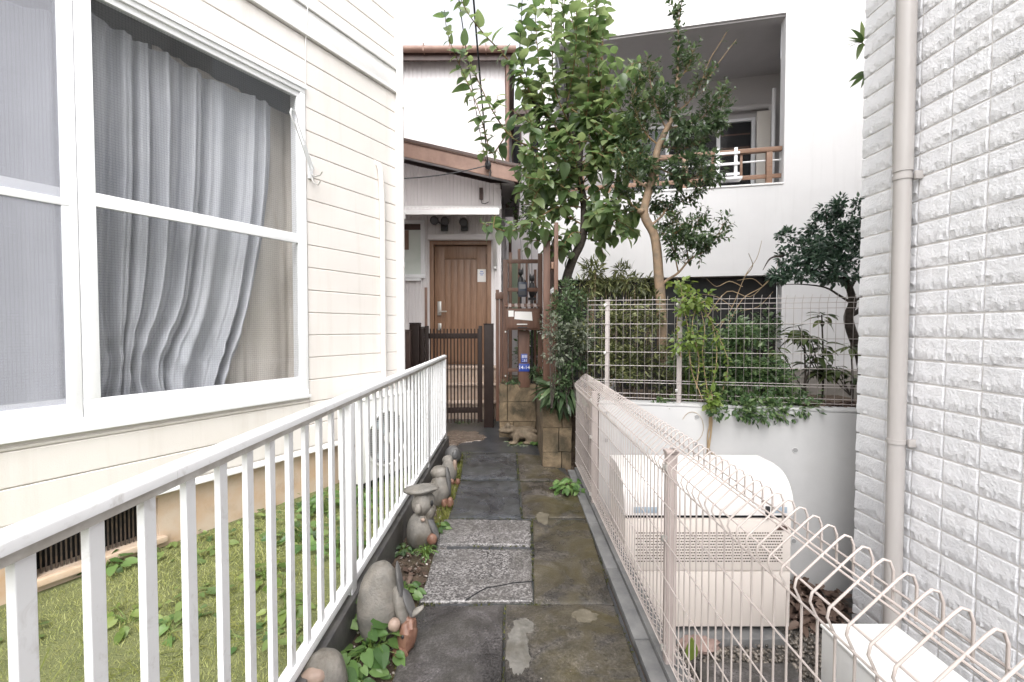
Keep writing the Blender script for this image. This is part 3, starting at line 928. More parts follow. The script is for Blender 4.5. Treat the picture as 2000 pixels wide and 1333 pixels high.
def poly_slab(name, pts, z0, z1, mat, label, cat, kind='structure'):
    mb = MB(); mb.prism(pts, z0, z1, 'z')
    return tag(mb.build(name, mat), label, cat, kind=kind)
poly_slab('planter_soil', [(.80, 3.92), (4.6, 3.08), (4.6, 6.4), (.80, 7.3)], G_LOW, .45, M['soil'], 'raised planting bed of dark soil behind the retaining wall', 'soil')
poly_slab('bank_soil', [(.36, 4.72), (.795, 4.72), (.795, 7.3), (-.12, 7.3), (-.12, 5.95), (.36, 5.95)], G_LOW, .645, M['soil'], 'dark soil bank held by the mossy stone blocks', 'soil')

# stone block walls
def block_wall(name, label, blocks, parent_loc):
    root = thing(name, label, 'wall', parent_loc)
    for i, (x0, x1, y0, y1, z0, z1) in enumerate(blocks):
        mb = MB(); mb.box(x0+.004, x1-.004, y0+.004, y1-.004, z0+.003, z1-.003)
        me = mb.mesh('block', M['block'])
        bm = bmesh.new(); bm.from_mesh(me)
        bmesh.ops.subdivide_edges(bm, edges=bm.edges, cuts=3, use_grid_fill=True)
        for v in bm.verts:
            v.co += Vector((noise.noise(v.co*11), noise.noise(v.co*11+Vector((9,0,0))), noise.noise(v.co*11+Vector((0,9,0)))))*.009
        bm.to_mesh(me); bm.free()
        me.polygons.foreach_set('use_smooth', [True]*len(me.polygons)); smooth_by_angle(me, .9)
        link('block', me, root)
    return root
bl = []
y0, y1 = 4.54, 4.70
zs = [-.05, .15, .40, .672]
for r_ in range(3):
    for (a, b2) in (((.306,.50),(.50,.60)) if r_ != 1 else ((.306,.47),(.47,.60))):
        bl.append((a, b2, y0, y1, zs[r_], zs[r_+1]))
for r_ in range(3):
    ys = [4.70, 5.12, 5.54, 5.80] if r_ != 1 else [4.70, 4.92, 5.35, 5.80]
    for a, b2 in zip(ys, ys[1:]):
        bl.append((.306, .44, a, b2, zs[r_], zs[r_+1]))
block_wall('stone_block_wall', 'mossy tan stone block wall with an end beside the wire fence', bl, (.45, 4.6, 0))
bl = []
for r_, (za, zb) in enumerate(((-.05,.20),(.20,.455),(.455,.68))):
    xs = [-.165, -.06, .305] if r_ > 0 else [-.165, .02, .305]
    for a, b2 in zip(xs, xs[1:]):
        bl.append((a, b2, 5.80, 5.95, za, zb))
block_wall('stone_block_wall', 'low mossy stone block wall behind the toad statue, under the letterbox', bl, (.07, 5.85, 0))

# ================================================================== ROCK FACE TILED BUILDING (right)
XT, YT = 2.31, 3.02
TB = thing('tiled_building', 'building clad in pale rock face tiles with a beige downpipe, on the right', 'building', (XT+2, 0, G_LOW))
MB().box(XT-.006, XT+6, -4, YT-.02, G_LOW, 8).build('wall', M['grout'], TB)
RP, CPW = .1287, .188
def tile_mesh(w, h, seed, nx=18, nz=11):
    """local: x along wall, y out of the wall, z up; split rock face, raised towards its lower edge"""
    vs, fs = [], []
    for j in range(nz+1):
        t = j/nz
        for i in range(nx+1):
            s = i/nx
            tz = t**.75
            e = min(s, 1-s)*w
            d = .013 + .007*(1-tz)
            rr = noise.noise(Vector((s*5.2+seed*9.1, tz*3.1, seed*2.3)))
            r2 = noise.noise(Vector((s*13+seed*9.1, tz*8, seed*5.3)))
            d += .0022*rr + .0012*r2
            chip = .24 + .20*noise.noise(Vector((s*6+seed*4.4, seed*1.7, 0))) + .12*noise.noise(Vector((s*17+seed*4.4, seed*1.7, 4)))
            if tz < chip: d -= .0045 + .0085*(1-tz/max(chip, .05)) + .006*r2
            if j in (0, nz) or i in (0, nx): d = .0105
            zz = tz*h
            if 0 < j < nz: zz += .0025*noise.noise(Vector((s*6+seed, t*5, 3)))
            x = s*w
            if i == 1: x = .005
            if i == nx-1: x = w-.005
            if j == 1: zz = .006 + .006*max(0, noise.noise(Vector((s*10+seed*3, 7, seed))))
            if j == nz-1: zz = h-.005
            vs.append((x, d, zz))
    W = nx+1
    for j in range(nz):
        for i in range(nx):
            a = j*W+i; fs.append((a, a+W, a+W+1, a+1))
    b = len(vs)
    rim = [i for i in range(W)] + [j*W+nx for j in range(1, nz+1)] + [nz*W+i for i in range(nx-1, -1, -1)] + [j*W for j in range(nz-1, 0, -1)]
    for r_ in rim: vs.append((vs[r_][0], -.012, vs[r_][2]))
    for k in range(len(rim)):
        k2 = (k+1) % len(rim); fs.append((rim[k], rim[k2], b+k2, b+k))
    return vs, fs
TW, TH = CPW-.009, RP-.011
tmes = [MB().add(*tile_mesh(TW, TH, s)).mesh('tile', M['tile'], smooth=True) for s in range(7)]
for me in tmes: smooth_by_angle(me, .42)
cmes = [MB().add(*tile_mesh(.24-.010, TH, s+20, nx=22)).mesh('corner_tile', M['tile'], smooth=True) for s in range(4)]
for me in cmes: smooth_by_angle(me, .42)
z_ref = 1.863
k0 = int(math.floor((G_LOW - z_ref)/RP))
rest_v, rest_f = [], []
for r_ in range(k0, 48):
    zc = z_ref + r_*RP + .004
    inview = zc < 3.75
    # tile local x runs towards the camera (-Y), y out is -X
    for cidx in range(0, 22):
        yb = YT if cidx == 0 else YT-.24-CPW*(cidx-1)
        Mx = Matrix(((0,-1,0,XT),(-1,0,0,yb),(0,0,1,zc),(0,0,0,1)))
        if inview and cidx < 7:
            me = random.choice(cmes) if cidx == 0 else random.choice(tmes)
            Ml = wm(TB).inverted() @ Mx
            inst('corner_tile' if cidx == 0 else 'tile', me, TB, Ml)
        else:
            w = .23 if cidx == 0 else TW
            vs = [Mx @ Vector(q) for q in ((0,.008,0),(w,.008,0),(w,.012,TH),(0,.012,TH),(.005,.022,.008),(w-.005,.022,.008),(w-.005,.014,TH-.005),(.005,.014,TH-.005))]
            b = len(rest_v); rest_v += vs
            rest_f += [tuple(b+i for i in q) for q in ((4,5,6,7),(0,1,5,4),(1,2,6,5),(2,3,7,6),(3,0,4,7))]
o = MB().add(rest_v, rest_f).build('far_tiles', M['tile'], TB); o['kind'] = 'stuff'
# end wall tiles (turning the corner) and downpipe
dpx, dpy = 2.235, 2.63
MB().tube([(dpx, dpy, G_LOW), (dpx, dpy, 1.4+301*2.63/889)], .043, 20).build('downpipe', M['pipe'], TB, smooth=True)
MB().tube([(dpx, dpy, 1.4+301*2.63/889), (dpx, dpy, 8)], .0475, 20).build('downpipe', M['pipe'], TB, smooth=True)
for z in (1.4+290*2.63/889, 1.4-222*2.63/889):
    MB().tube([(dpx, dpy, z-.013), (dpx, dpy, z+.013)], .0480, 20).build('pipe_band', M['pipe'], TB, smooth=True)
    MB().box(dpx+.02, XT+.02, dpy-.064, dpy-.050, z-.022, z+.022).build('pipe_bracket', M['pipe'], TB, bevel=.003)

# ================================================================== WHITE APARTMENT BLOCK with a balcony
AP = thing('apartment_building', 'white rendered apartment block with a deep recessed balcony', 'building', (3.96, 6.7, 0), ANG_A)
AP_I = wm(AP).inverted()
def hit(root_inv, px, py, yl):
    """where a sight line meets the plane y = yl of a turned frame"""
    o = root_inv @ Vector((0, 0, H)); d = root_inv.to_3x3() @ ray(px, py)
    t = (yl - o.y) / d.y
    return o + d*t
BL, BB, BTp, LT = -3.36, 3.50, 5.95, 2.18
ab = MB()
ab.box(0, 8, 0, .2, -.6, 12); ab.box(-3.62, BL, 0, .2, -.6, 12)
ab.box(BL, 0, 0, .2, BTp, 12); ab.box(BL, 0, 0, .2, LT, BB)
ab.box(-3.62, -3.42, .2, 6, -.6, 12)
ab.build('wall', M['apt'], AP, local=True)
MB().prism([(.001,.201),(.12,.201),(.66,1.8),(.51,1.8)], 2.9, BTp+.3, 'z').build('balcony_side', M['apt'], AP, local=True)
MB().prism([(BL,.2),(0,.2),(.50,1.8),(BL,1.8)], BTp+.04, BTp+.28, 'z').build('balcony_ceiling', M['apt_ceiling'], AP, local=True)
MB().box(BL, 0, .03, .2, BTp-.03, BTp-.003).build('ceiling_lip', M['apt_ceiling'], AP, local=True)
MB().prism([(BL,.2),(0,.2),(.50,1.8),(BL,1.8)], 2.6, 2.9, 'z').build('balcony_floor', M['concrete'], AP, local=True)
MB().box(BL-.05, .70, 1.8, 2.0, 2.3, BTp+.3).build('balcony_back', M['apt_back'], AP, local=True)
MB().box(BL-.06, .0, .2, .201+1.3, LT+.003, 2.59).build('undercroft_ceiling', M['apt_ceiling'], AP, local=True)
MB().box(BL-.06, .0, .22, .3, -.6, LT+.1).build('undercroft_shade_sheet', M['black_iron'], AP, local=True)  # near-black sheet just inside the opening stands in for the undercroft's shade
M['plinth'] = surf('grey brown plinth', (.20,.185,.165), (.26,.24,.215), 4, rough=.8)
MB().box(-.6, 4, -.16, -.02, -.3, .80).build('plinth', M['plinth'], AP, local=True, bevel=.01)
MB().box(BL, 0, -.012, .215, BB, BB+.025).build('parapet_cap', M['white_trim'], AP, local=True, bevel=.004)
# balcony back wall: sliding window, beige door leaf, duct
w0 = hit(AP_I, 1215, 250, 1.78); w1 = hit(AP_I, 1474, 232, 1.78)
zt = w1.z; u0, u1 = w0.x, w1.x
bw = MB()
bw.box(u0, u1, 1.72, 1.79, zt-.05, zt); bw.box(u0, u0+.05, 1.72, 1.79, 2.95, zt-.05); bw.box(u1-.06, u1, 1.72, 1.79, 2.95, zt-.05)
um = u1-.62
for q in (um, um-.9):
    bw.box(q-.03, q+.03, 1.73, 1.785, 2.95, zt-.05)
bw = bw.build('window', M['white_alu'], AP, local=True, bevel=.003)
for (a, b2) in ((u0+.05, um-.93), (um-.87, um-.03), (um+.03, u1-.06)):
    MB().box(a, b2, 1.75, 1.756, 2.95, zt-.05).build('pane', M['glass_wire'] if False else M['glass'], bw, local=True)
MB().box(u0+.05, u1-.06, 1.77, 1.795, 2.95, zt-.05).build('dark_room', M['dark_void'], bw, local=True)
for i, z in enumerate((zt-.28, zt-.52, zt-.80)):
    MB().box(um+.05, u1-.08, 1.762, 1.768, z, z+.025).build('blind_slat', M['wood'], bw, local=True)
d0 = hit(AP_I, 1479, 218, 1.5); d1 = hit(AP_I, 1506, 218, 1.5)
MB().box(d0.x, d1.x, 1.5, 1.54, 2.92, d0.z).build('door_leaf', M['beige_door'], AP, local=True, bevel=.004)
for z in (3.2, 3.9, 4.6): MB().box(d0.x-.012, d0.x+.004, 1.49, 1.5, z, z+.1).build('hinge', M['steel'], AP, local=True)
dc = hit(AP_I, 1450, 212, 1.7)
MB().tube([(BL, 1.68, dc.z), (.24, 1.68, dc.z), (.31, 1.66, dc.z-.02), (.33, 1.64, dc.z-.09), (.33, 1.64, 2.9)], .05, 12).build('duct', M['apt_back'], AP, local=True, smooth=True)
MB().tube([(.22, 1.2, 2.9), (.22, 1.2, BTp-.5)], .03, 10).build('drain', M['apt'], AP, local=True, smooth=True)
# balcony railing: brown timber coloured
a_t = hit(AP_I, 1500, 293, .1)
rl = thing('balcony_railing', 'tan brown railing across the balcony of the white apartment block', 'railing', wm(AP) @ Vector((-1.6, .1, BB)), ANG_A)
def rlb(x0, x1, y0, y1, z0, z1, name, bev=.004):
    mb = MB(); mb.box(x0+1.6, x1+1.6, y0, y1, z0-BB, z1-BB)
    return mb.build(name, M['wood_rail'], rl, local=True, bevel=bev)
zr = a_t.z
rlb(BL, -.004, -.04, .03, zr-.035, zr+.03, 'top_rail')
rlb(BL, -.004, -.015, .015, zr-.42, zr-.36, 'lower_rail')
for u in (-.17, -1.35, -2.5):
    rlb(u-.04, u+.04, -.035, .03, BB+.026, zr-.036, 'post')
for u in (-.55, -.95, -1.75, -2.1, -2.9):
    rlb(u-.018, u+.018, -.012, .012, zr-.359, zr-.036, 'baluster')
for zz in (zr-.15,):
    MB().tube([(BL+1.6, .03, zz-BB), (1.596, .03, zz-BB)], .014, 8).build('hand_bar', M['white_alu'], rl, local=True, smooth=True)
# white drying rack hung on the balcony railing
q = hit(AP_I, 1420, 320, .02)
dr = thing('drying_rack', 'white folded drying rack hung over the tan balcony railing', 'drying rack', wm(AP) @ Vector((q.x, .02, zr-.42)), ANG_A)
for dx in (-.13, .12):
    MB().box(dx-.022, dx+.022, -.015, .015, .02, .46).build('side_bar', M['white_alu'], dr, local=True, bevel=.003)
for z in (.05, .20, .36):
    MB().box(-.17, .17, -.03, -.012, z, z+.035).build('cross_bar', M['white_alu'], dr, local=True, bevel=.003)
MB().box(-.18, .2, -.06, .1, -.02, .02).build('tray', M['white_alu'], dr, local=True, bevel=.003)

# ================================================================== FAR HOUSE (centre)
HB = thing('entrance_house', 'pale ribbed house with brown gable fascia and walnut front door, at the end of path', 'house', (-1.8, 7.9, 0))
YD = 7.9
def ribbed(name, x0, x1, z0, z1, y, mat, parent, pitch=.062, dep=.010, top=None):
    """vertical ribbed cladding facing -Y; top(x) optionally cuts it along a slope"""
    mb = MB(); x = x0; vs = []; fs = []
    xs = []
    while x < x1-1e-6:
        xs += [(x, 0), (min(x+pitch*.62, x1), 0), (min(x+pitch*.70, x1), dep), (min(x+pitch*.92, x1), dep)]
        x += pitch
    xs.append((x1, 0))
    for (xx, d) in xs:
        vs += [(xx, y+d, z0), (xx, y+d, top(xx) if top else z1)]
    for i in range(len(xs)-1):
        a = 2*i
        fs.append((a, a+2, a+3, a+1))
    me = MB().add(vs, fs).mesh(name, mat, fix=False)
    return link(name, me, parent)
def gable(x): return 4.40 - .2265*(x+1.856) - .17
dx0, dx1, dz0, dz1 = -1.42, -.36, .76, 2.90
wx0, wx1, wz0, wz1 = -2.35, -1.50, 2.26, 3.25
XE = -.20
ribbed('cladding', -4.5, wx0, -.1, 5, YD, M['pinkwall'], HB, top=gable)
ribbed('cladding', wx0, wx1, -.1, wz0, YD, M['pinkwall'], HB)
ribbed('cladding', wx0, wx1, wz1, 5, YD, M['pinkwall'], HB, top=gable)
ribbed('cladding', wx1, dx0, -.1, 5, YD, M['pinkwall'], HB, top=gable)
ribbed('cladding', dx0, dx1, dz1+.07, 5, YD, M['pinkwall'], HB, top=gable)
ribbed('cladding', dx1, XE, -.1, 5, YD, M['pinkwall'], HB, top=gable)
bk = MB(); bk.box(-4.5, wx0, YD+.03, YD+.15, -.2, 3.9); bk.box(wx0, wx1, YD+.03, YD+.15, -.2, wz0); bk.box(wx0, wx1, YD+.03, YD+.15, wz1, 3.9)
bk.box(wx1, dx0, YD+.03, YD+.15, -.2, 3.9); bk.box(dx0, dx1, YD+.03, YD+.15, dz1+.07, 3.9); bk.box(dx1, XE-.01, YD+.03, YD+.15, -.2, 3.9)
bk.box(XE-.15, XE-.01, YD+.15, 13, -.2, 3.9); bk.box(-4.5, XE-.2, YD+1.3, YD+1.4, -.2, 3.9)
bk.build('wall', M['pinkwall'], HB)
MB().box(XE-.06, XE+.015, YD-.02, YD+.06, -.1, 3.78).build('corner_trim', M['pinkwall'], HB, bevel=.004)
# gable roof with fascia, soffit and gutter
def roofz(x): return 4.40 - .2265*(x+1.856)
rf = MB()
rf.prism([(-4.6, roofz(-4.6)+.02), (.13, roofz(.13)+.02), (.13, roofz(.13)+.06), (-4.6, roofz(-4.6)+.06)], 7.34, 9.19, 'y')
rf.build('roof', M['roof_brown'], HB)
fc = MB(); fc.prism([(-4.6, roofz(-4.6)-.235), (.09, roofz(.09)-.22), (.09, roofz(.09)+.0), (-4.6, roofz(-4.6)+.0)], 7.36, 7.40, 'y')
fc.build('fascia', M['fascia'], HB)
MB().prism([(-4.6, roofz(-4.6)-.0), (.11, roofz(.11)+.002), (.11, roofz(.11)+.019), (-4.6, roofz(-4.6)+.019)], 7.345, 7.42, 'y').build('roof_edge', M['wood'], HB)
sf = MB(); sf.prism([(-4.5, roofz(-4.5)-.10), (.05, roofz(.05)-.10), (.05, roofz(.05)-.075), (-4.5, roofz(-4.5)-.075)], 7.41, YD-.002, 'y')
sf.box(XE+.02, .05, YD, 10.2, roofz(.05)-.10, roofz(.05)-.075)
sf.build('soffit', M['apt_ceiling'], HB)
gt = MB(); gt.tube([(.10, 7.34, roofz(.1)-.06), (.10, 10.2, roofz(.1)-.09)], .055, 10); gt.build('gutter', M['roof_brown'], HB, smooth=True)
MB().box(.035, .06, 7.42, 10.2, roofz(.05)-.26, roofz(.05)-.08).build('eave_board', M['roof_brown'], HB)
pz = roofz(.1)-.1
MB().tube([(.10, 9.9, pz), (.10, 9.9, pz-.25), (.0, 9.9, pz-.42), (-.04, 9.9, pz-.5), (-.04, 9.9, -.1)], .035, 10).build('downpipe', M['wood'], HB, smooth=True)
# small awning over the door
aw = MB(); 
aw.prism([(7.18, 3.24), (YD-.001, 3.40), (YD-.001, 3.43), (7.18, 3.27)], -2.6, -.20, 'x')
awn = aw.build('awning', M['pinkwall'], HB)
ae = MB(); ae.box(-2.6, -.20, 7.15, 7.18, 3.17, 3.235); ae.build('awning_edge', M['white_trim'], awn)
cg = MB(); x = -2.6
while x < -.22:
    cg.box(x, x+.03, 7.17, 7.30, 3.256, 3.283); x += .06
cg.build('corrugation', M['pinkwall'], awn)
MB().box(-2.6, -.18, YD-.05, YD-.012, 3.43, 3.49).build('awning_flashing', M['white_trim'], awn)
MB().box(-1.83, -1.66, 7.13, 7.149, 3.10, 3.20).build('awning_clip', M['white_trim'], awn)
bk2 = MB(); bk2.bar((-.29, 7.22, 3.20), (-.29, 7.88, 2.45), .05, .06); bk2.bar((-.29, 7.86, 3.22), (-.29, 7.86, 2.42), .05, .05)
bk2.build('awning_bracket', M['white_trim'], HB)
# front door
fr = MB(); fr.box(dx0, dx0+.07, YD-.03, YD+.14, dz0-.05, dz1); fr.box(dx1-.07, dx1, YD-.03, YD+.14, dz0-.05, dz1); fr.box(dx0+.07, dx1-.07, YD-.03, YD+.14, dz1-.07, dz1)
fr.build('door_frame', M['door'], HB, bevel=.004)
MB().box(dx0-.02, dx1+.03, YD-.10, YD-.031, dz1+.003, dz1+.10).build('door_lintel', M['pinkwall'], HB, bevel=.004)
lx0, lx1 = dx0+.075, dx1-.075
dl = MB(); dl.box(lx0, lx1, YD+.055, YD+.09, dz0, dz1-.075)
door = dl.build('door', M['door'], HB, bevel=.003)
px0, px1 = lx0+.17, lx1-.18
st = MB()
st.box(lx0+.002, px0, YD+.04, YD+.0545, dz0, dz1-.08); st.box(px1, lx1-.002, YD+.04, YD+.0545, dz0, dz1-.08)
st.box(px0, px1, YD+.04, YD+.0545, dz1-.30, dz1-.08)
st.build('door_face', M['door'], door, bevel=.003)
npn = 5; wpn = (px1-px0)/npn
for i in range(npn):
    MB().box(px0+i*wpn+.010, px0+(i+1)*wpn-.010, YD+.040, YD+.0545, dz0+.05, dz1-.315).build('door_plank', M['door'], door, bevel=.003)
MB().box(lx0+.05, lx0+.115, YD+.018, YD+.0395, 1.62, 1.86).build('lock_plate', M['steel'], door, bevel=.004)
hd = MB(); hd.tube([(lx0+.085, YD+.03, 1.68), (lx0+.085, YD-.035, 1.68), (lx0+.11, YD-.04, 1.68), (lx0+.22, YD-.04, 1.685)], [.014,.014,.014,.012], 10)
hd.build('handle', M['steel'], door, smooth=True)
MB().box(lx0+.055, lx0+.115, YD+.022, YD+.0395, 1.36, 1.48).build('lock_plate', M['steel'], door, bevel=.004)
MB().box(lx1-.012, lx1+.012, YD+.025, YD+.0395, 2.5, 2.68).build('hinge', M['wood'], door, bevel=.002)
nt_ = MB(); nt_.box(lx1-.165, lx1-.02, YD+.036, YD+.0395, 2.20, 2.42)
notice = tag(nt_.build('notice', M['paper']), 'small white paper notice stuck on the walnut front door', 'notice')
for i, (a, b2) in enumerate(((2.375,.05),(2.345,.07),(2.315,.045))):
    MB().box(lx1-.0925-b2/2, lx1-.0925+b2/2, YD+.0345, YD+.0358, a, a+.012).build('print', M['blue_ink'], notice)
# little window left of the door
wf = MB(); wf.box(wx0, wx1, YD-.045, YD+.03, wz0, wz0+.06); wf.box(wx0, wx1, YD-.04, YD+.03, wz1-.06, wz1); wf.box(wx1-.07, wx1, YD-.04, YD+.03, wz0+.06, wz1-.06)
wf.box(wx0, wx0+.06, YD-.04, YD+.03, wz0+.06, wz1-.06); wf.box(-1.965, -1.915, YD-.03, YD+.03, wz0+.06, wz1-.06); wf.box(wx0+.06, wx1-.07, YD-.045, YD+.03, wz0-.05, wz0-.005)
wf = wf.build('window', M['white_alu'], HB, bevel=.004)
MB().box(-1.915, wx1-.07, YD+.0, YD+.006, wz0+.06, wz1-.16).build('pane', M['frost'], wf)
MB().box(wx0+.06, -1.965, YD+.0, YD+.006, wz0+.06, wz1-.06).build('pane', M['glass'], wf)
MB().box(-1.915, wx1-.07, YD-.002, YD+.01, wz1-.16, wz1-.06).build('window_head', M['roof_brown'], wf)
MB().box(-1.915, -1.78, YD-.003, YD-.001, wz1-.5, wz1-.165).build('window_poster', M['fascia'], wf)
MB().tube([(-1.90, YD-.02, 2.75), (-1.90, YD-.05, 2.74), (-1.90, YD-.05, 2.66)], .01, 6).build('latch', M['black_plastic'], wf)
MB().box(dx0-.09, dx0-.045, YD-.02, YD-.002, 1.35, 2.1).build('door_side_strip', M['fascia'], HB, bevel=.004)
# vent hood high on the gable
MB().box(-.56, -.50, YD-.05, YD-.002, 3.60, 3.80).build('meter_box', M['roof_brown'], HB, bevel=.006)
MB().tube([(-.53, YD-.03, 3.60), (-.52, YD-.03, 3.54), (-.46, YD-.03, 3.53), (-.40, YD-.03, 3.56)], .007, 6).build('meter_wire', M['cable'], HB, smooth=True)
# steps to the door
st_ = thing('entrance_steps', 'tan tiled steps rising to the front door behind the gate', 'steps', (-.9, 7.3, 0), kind='structure')
for i, (a, za, zb) in enumerate(((6.98, -.05, .25), (7.24, .25, .50), (7.50, .50, .755))):
    MB().box(-1.75, -.24, a, 7.86, za, zb-.03).build('riser', M['step'], st_)
    MB().box(-1.75, -.24, a-.015, 7.86, zb-.0295, zb).build('tread', M['step'], st_, bevel=.006)
# upper storey behind
ribbed('upper_cladding', -6, -.14, 3.6, 6.70, 9.2, M['pinkwall'], HB, pitch=.09)
MB().box(-6, -.15, 9.22, 13, 3.6, 6.70).build('upper_wall', M['pinkwall'], HB)
MB().box(-6.2, .05, 8.92, 13.2, 6.73, 6.80).build('upper_roof', M['roof_brown'], HB)
MB().box(-6.2, .06, 8.99, 9.03, 6.60, 6.725).build('upper_fascia', M['roof_brown'], HB)
MB().tube([(-6.2, 8.93, 6.77), (.08, 8.93, 6.77)], .065, 10).build('upper_gutter', M['fascia'], HB, smooth=True)
for x in (-2.2, -1.7, -1.2, -.5): MB().box(x-.01, x+.01, 8.86, 9.0, 6.70, 6.85).build('gutter_strap', M['fascia'], HB)
MB().tube([(-.09, 9.15, 6.6), (-.09, 9.15, 3.8)], .04, 10).build('upper_downpipe', M['fascia'], HB, smooth=True)

# ================================================================== BACK HOUSE (glimpsed between)
HC = thing('back_house', 'pale house glimpsed in the gap behind the leafy tree', 'house', (.5, 12.8, 0))
MB().box(-.65, 1.25, 12.8, 17, -.3, 7.2).build('wall', M['pinkwall'], HC)
MB().box(-.3, 1.5, 12.5, 17.2, 7.2, 7.35).build('roof', M['roof_brown'], HC)
for (x0, x1, z0, z1) in ((.0, .26, 5.3, 7.0), (.5, 1.0, 5.4, 6.6)):
    wnd = MB().box(x0, x1, 12.72, 12.79, z0, z1).build('window', M['roof_brown'], HC, bevel=.006)
    MB().box(x0+.04, x1-.04, 12.705, 12.719, z0+.05, z1-.05).build('pane', M['dark_void'], wnd)
MB().box(-.04, .22, 12.7, 12.79, 1.6, 3.3).build('shutter', M['leaf_grey'] if False else surf('pale green shutter', (.34,.42,.30), rough=.6), HC)

# ================================================================== GATE
GA = thing('gate', 'dark brown slatted garden gate in front of the steps', 'gate', (-.42, 6.43, .03), R(3.5))
gw = .80
MB().box(-.055, 0, -.03, .03, .04, 1.40).build('stile', M['dark_gate'], GA, local=True, bevel=.005)
MB().box(-gw, -gw+.05, -.03, .03, .04, 1.40).build('stile', M['dark_gate'], GA, local=True, bevel=.005)
for z in (.17, 1.22): MB().box(-gw+.051, -.056, -.018, .018, z, z+.075).build('rail', M['dark_gate'], GA, local=True, bevel=.003)
mp = MB().box(-.009, .009, -.030, -.0185, .03, 1.36).mesh('picket', M['dark_gate'], bevel=.002)
for i in range(15):
    inst('picket', mp, GA, Matrix.Translation((-gw+.075+i*.0475, 0, 0)))
MB().tube([(-gw+.03, -.03, .85), (-gw+.03, -.07, .85), (-gw+.03, -.07, .72)], .012, 8).build('latch', M['steel'], GA, local=True)
def post(name, label, x0, x1, y0, y1, z0, z1, mat, cat='post'):
    o = MB().box(x0, x1, y0, y1, z0, z1).build(name, mat, None, bevel=.006)
    root = thing(name.replace('_shaft','') , label, cat, ((x0+x1)/2, (y0+y1)/2, z0))
    o.parent = root; o.matrix_parent_inverse = wm(root).inverted(); o.name = 'shaft'
    c = MB().box(x0-.004, x1+.004, y0-.004, y1+.004, z1+.001, z1+.018).build('cap', mat, root, bevel=.004)
    return root
post('gate_post_shaft', 'dark brown gate post on the right of gate', -.396, -.262, 6.38, 6.52, -.02, 1.445, M['dark_gate'])
post('gate_post_shaft', 'dark brown gate post left of the gate, taller of the pair', -1.42, -1.285, 6.30, 6.44, -.02, 1.455, M['dark_gate'])
post('gate_post_shaft', 'slim dark post close beside the left gate post', -1.28, -1.225, 6.32, 6.40, -.02, 1.40, M['dark_gate'])
post('gate_post_shaft', 'short dark brown post against the cream house corner', -1.425, -1.345, 6.0, 6.08, -.02, 1.36, M['roof_brown'])

# ================================================================== LETTERBOX FRAME, LETTERBOX, TIMBER SCREEN
TF = thing('timber_trellis', 'open brown timber trellis standing on the low stone wall around the letterbox', 'trellis', (.15, 5.9, .68))
for (x0, x1, y0, zt) in ((-.115, -.055, 5.88, 2.28), (.335, .395, 5.88, 2.36), (.30, .335, 6.25, 2.2), (-.04, .0, 6.35, 2.45), (.08, .12, 6.35, 2.5), (.19, .22, 6.35, 2.3)):
    MB().box(x0, x1, y0, y0+.06, .62, zt).build('upright', M['wood'], TF, bevel=.004)
for (z0, z1) in ((2.235, 2.285), (1.87, 1.92), (.83, .875)):
    MB().box(-.054, .334, 5.895, 5.925, z0, z1).build('cross_rail', M['wood'], TF, bevel=.003)
for (x, z) in ((-.085, 1.35), (-.085, .78), (.365, 1.33), (.365, .72)):
    MB().tube([(x, 5.879, z), (x, 5.868, z)], .011, 10).build('bolt', M['steel'], TF)
PF = thing('plank_fence', 'narrow weathered brown plank fence between gate post and timber frame', 'fence', (-.19, 6.35, .1))
for i in range(3):
    MB().box(-.225+i*.05, -.18+i*.05, 6.32+.01*i, 6.345+.01*i, .1, 1.93-.03*i).build('plank', M['wood'], PF, bevel=.003)
MB().box(-.23, -.07, 6.30, 6.318, 1.80, 1.88).build('cross_plank', M['wood'], PF, bevel=.003)

LB = thing('letterbox', 'brown letterbox on a post, with house number plate 14-14', 'letterbox', (.155, 5.78, .66))
MB().box(.085, .225, 5.80, 5.86, .64, 1.37).build('post', M['wood'], LB, bevel=.004)
bx = MB().box(-.075, .345, 5.68, 5.87, 1.375, 1.645).build('box', M['wood'], LB, bevel=.006)
MB().box(-.055, .32, 5.664, 5.679, 1.395, 1.60).build('box_door', M['wood'], LB, bevel=.006)
for i in range(11):
    MB().prism([(5.66, 1.660), (5.88, 1.705), (5.88, 1.715), (5.66, 1.672)], -.085+i*.0395, -.085+i*.0395+.036, 'x').build('lid_slat', M['mesh_post'] if i % 2 else M['wood'], LB)
MB().box(-.045, .02, 5.660, 5.663, 1.54, 1.615).build('paper_tag', M['paper'], LB)
MB().prism([(.03,1.51),(.255,1.49),(.245,1.60),(.035,1.605)], 5.658, 5.661, 'y').build('name_paper', M['paper'], LB)
MB().box(.06, .19, 5.655, 5.663, 1.44, 1.452).build('slot', M['steel'], LB)
MB().box(.07, .19, 5.655, 5.663, 1.40, 1.412).build('pull', M['black_plastic'], LB)
pl = MB().box(.087, .223, 5.790, 5.7995, .845, .945).build('number_plate', M['blue_plate'], LB, bevel=.003)
def text_mesh(s, size, x, y, z, mat, name, parent):
    cu = bpy.data.curves.new('t', 'FONT'); cu.body = s; cu.size = size; cu.align_x = 'CENTER'; cu.align_y = 'CENTER'; cu.extrude = .001
    to = bpy.data.objects.new('t', cu); C.objects.link(to)
    dg = bpy.context.evaluated_depsgraph_get(); dg.update()
    me = bpy.data.meshes.new_from_object(to.evaluated_get(dg))
    bpy.data.objects.remove(to, do_unlink=True)
    me.transform(Matrix.Translation((x, y, z)) @ Matrix.Rotation(R(90), 4, 'X'))
    me.materials.clear(); me.materials.append(mat)
    return link(name, me, parent)
text_mesh('14-14', .062, .155, 5.788, .895, M['white_ink'], 'number', pl)
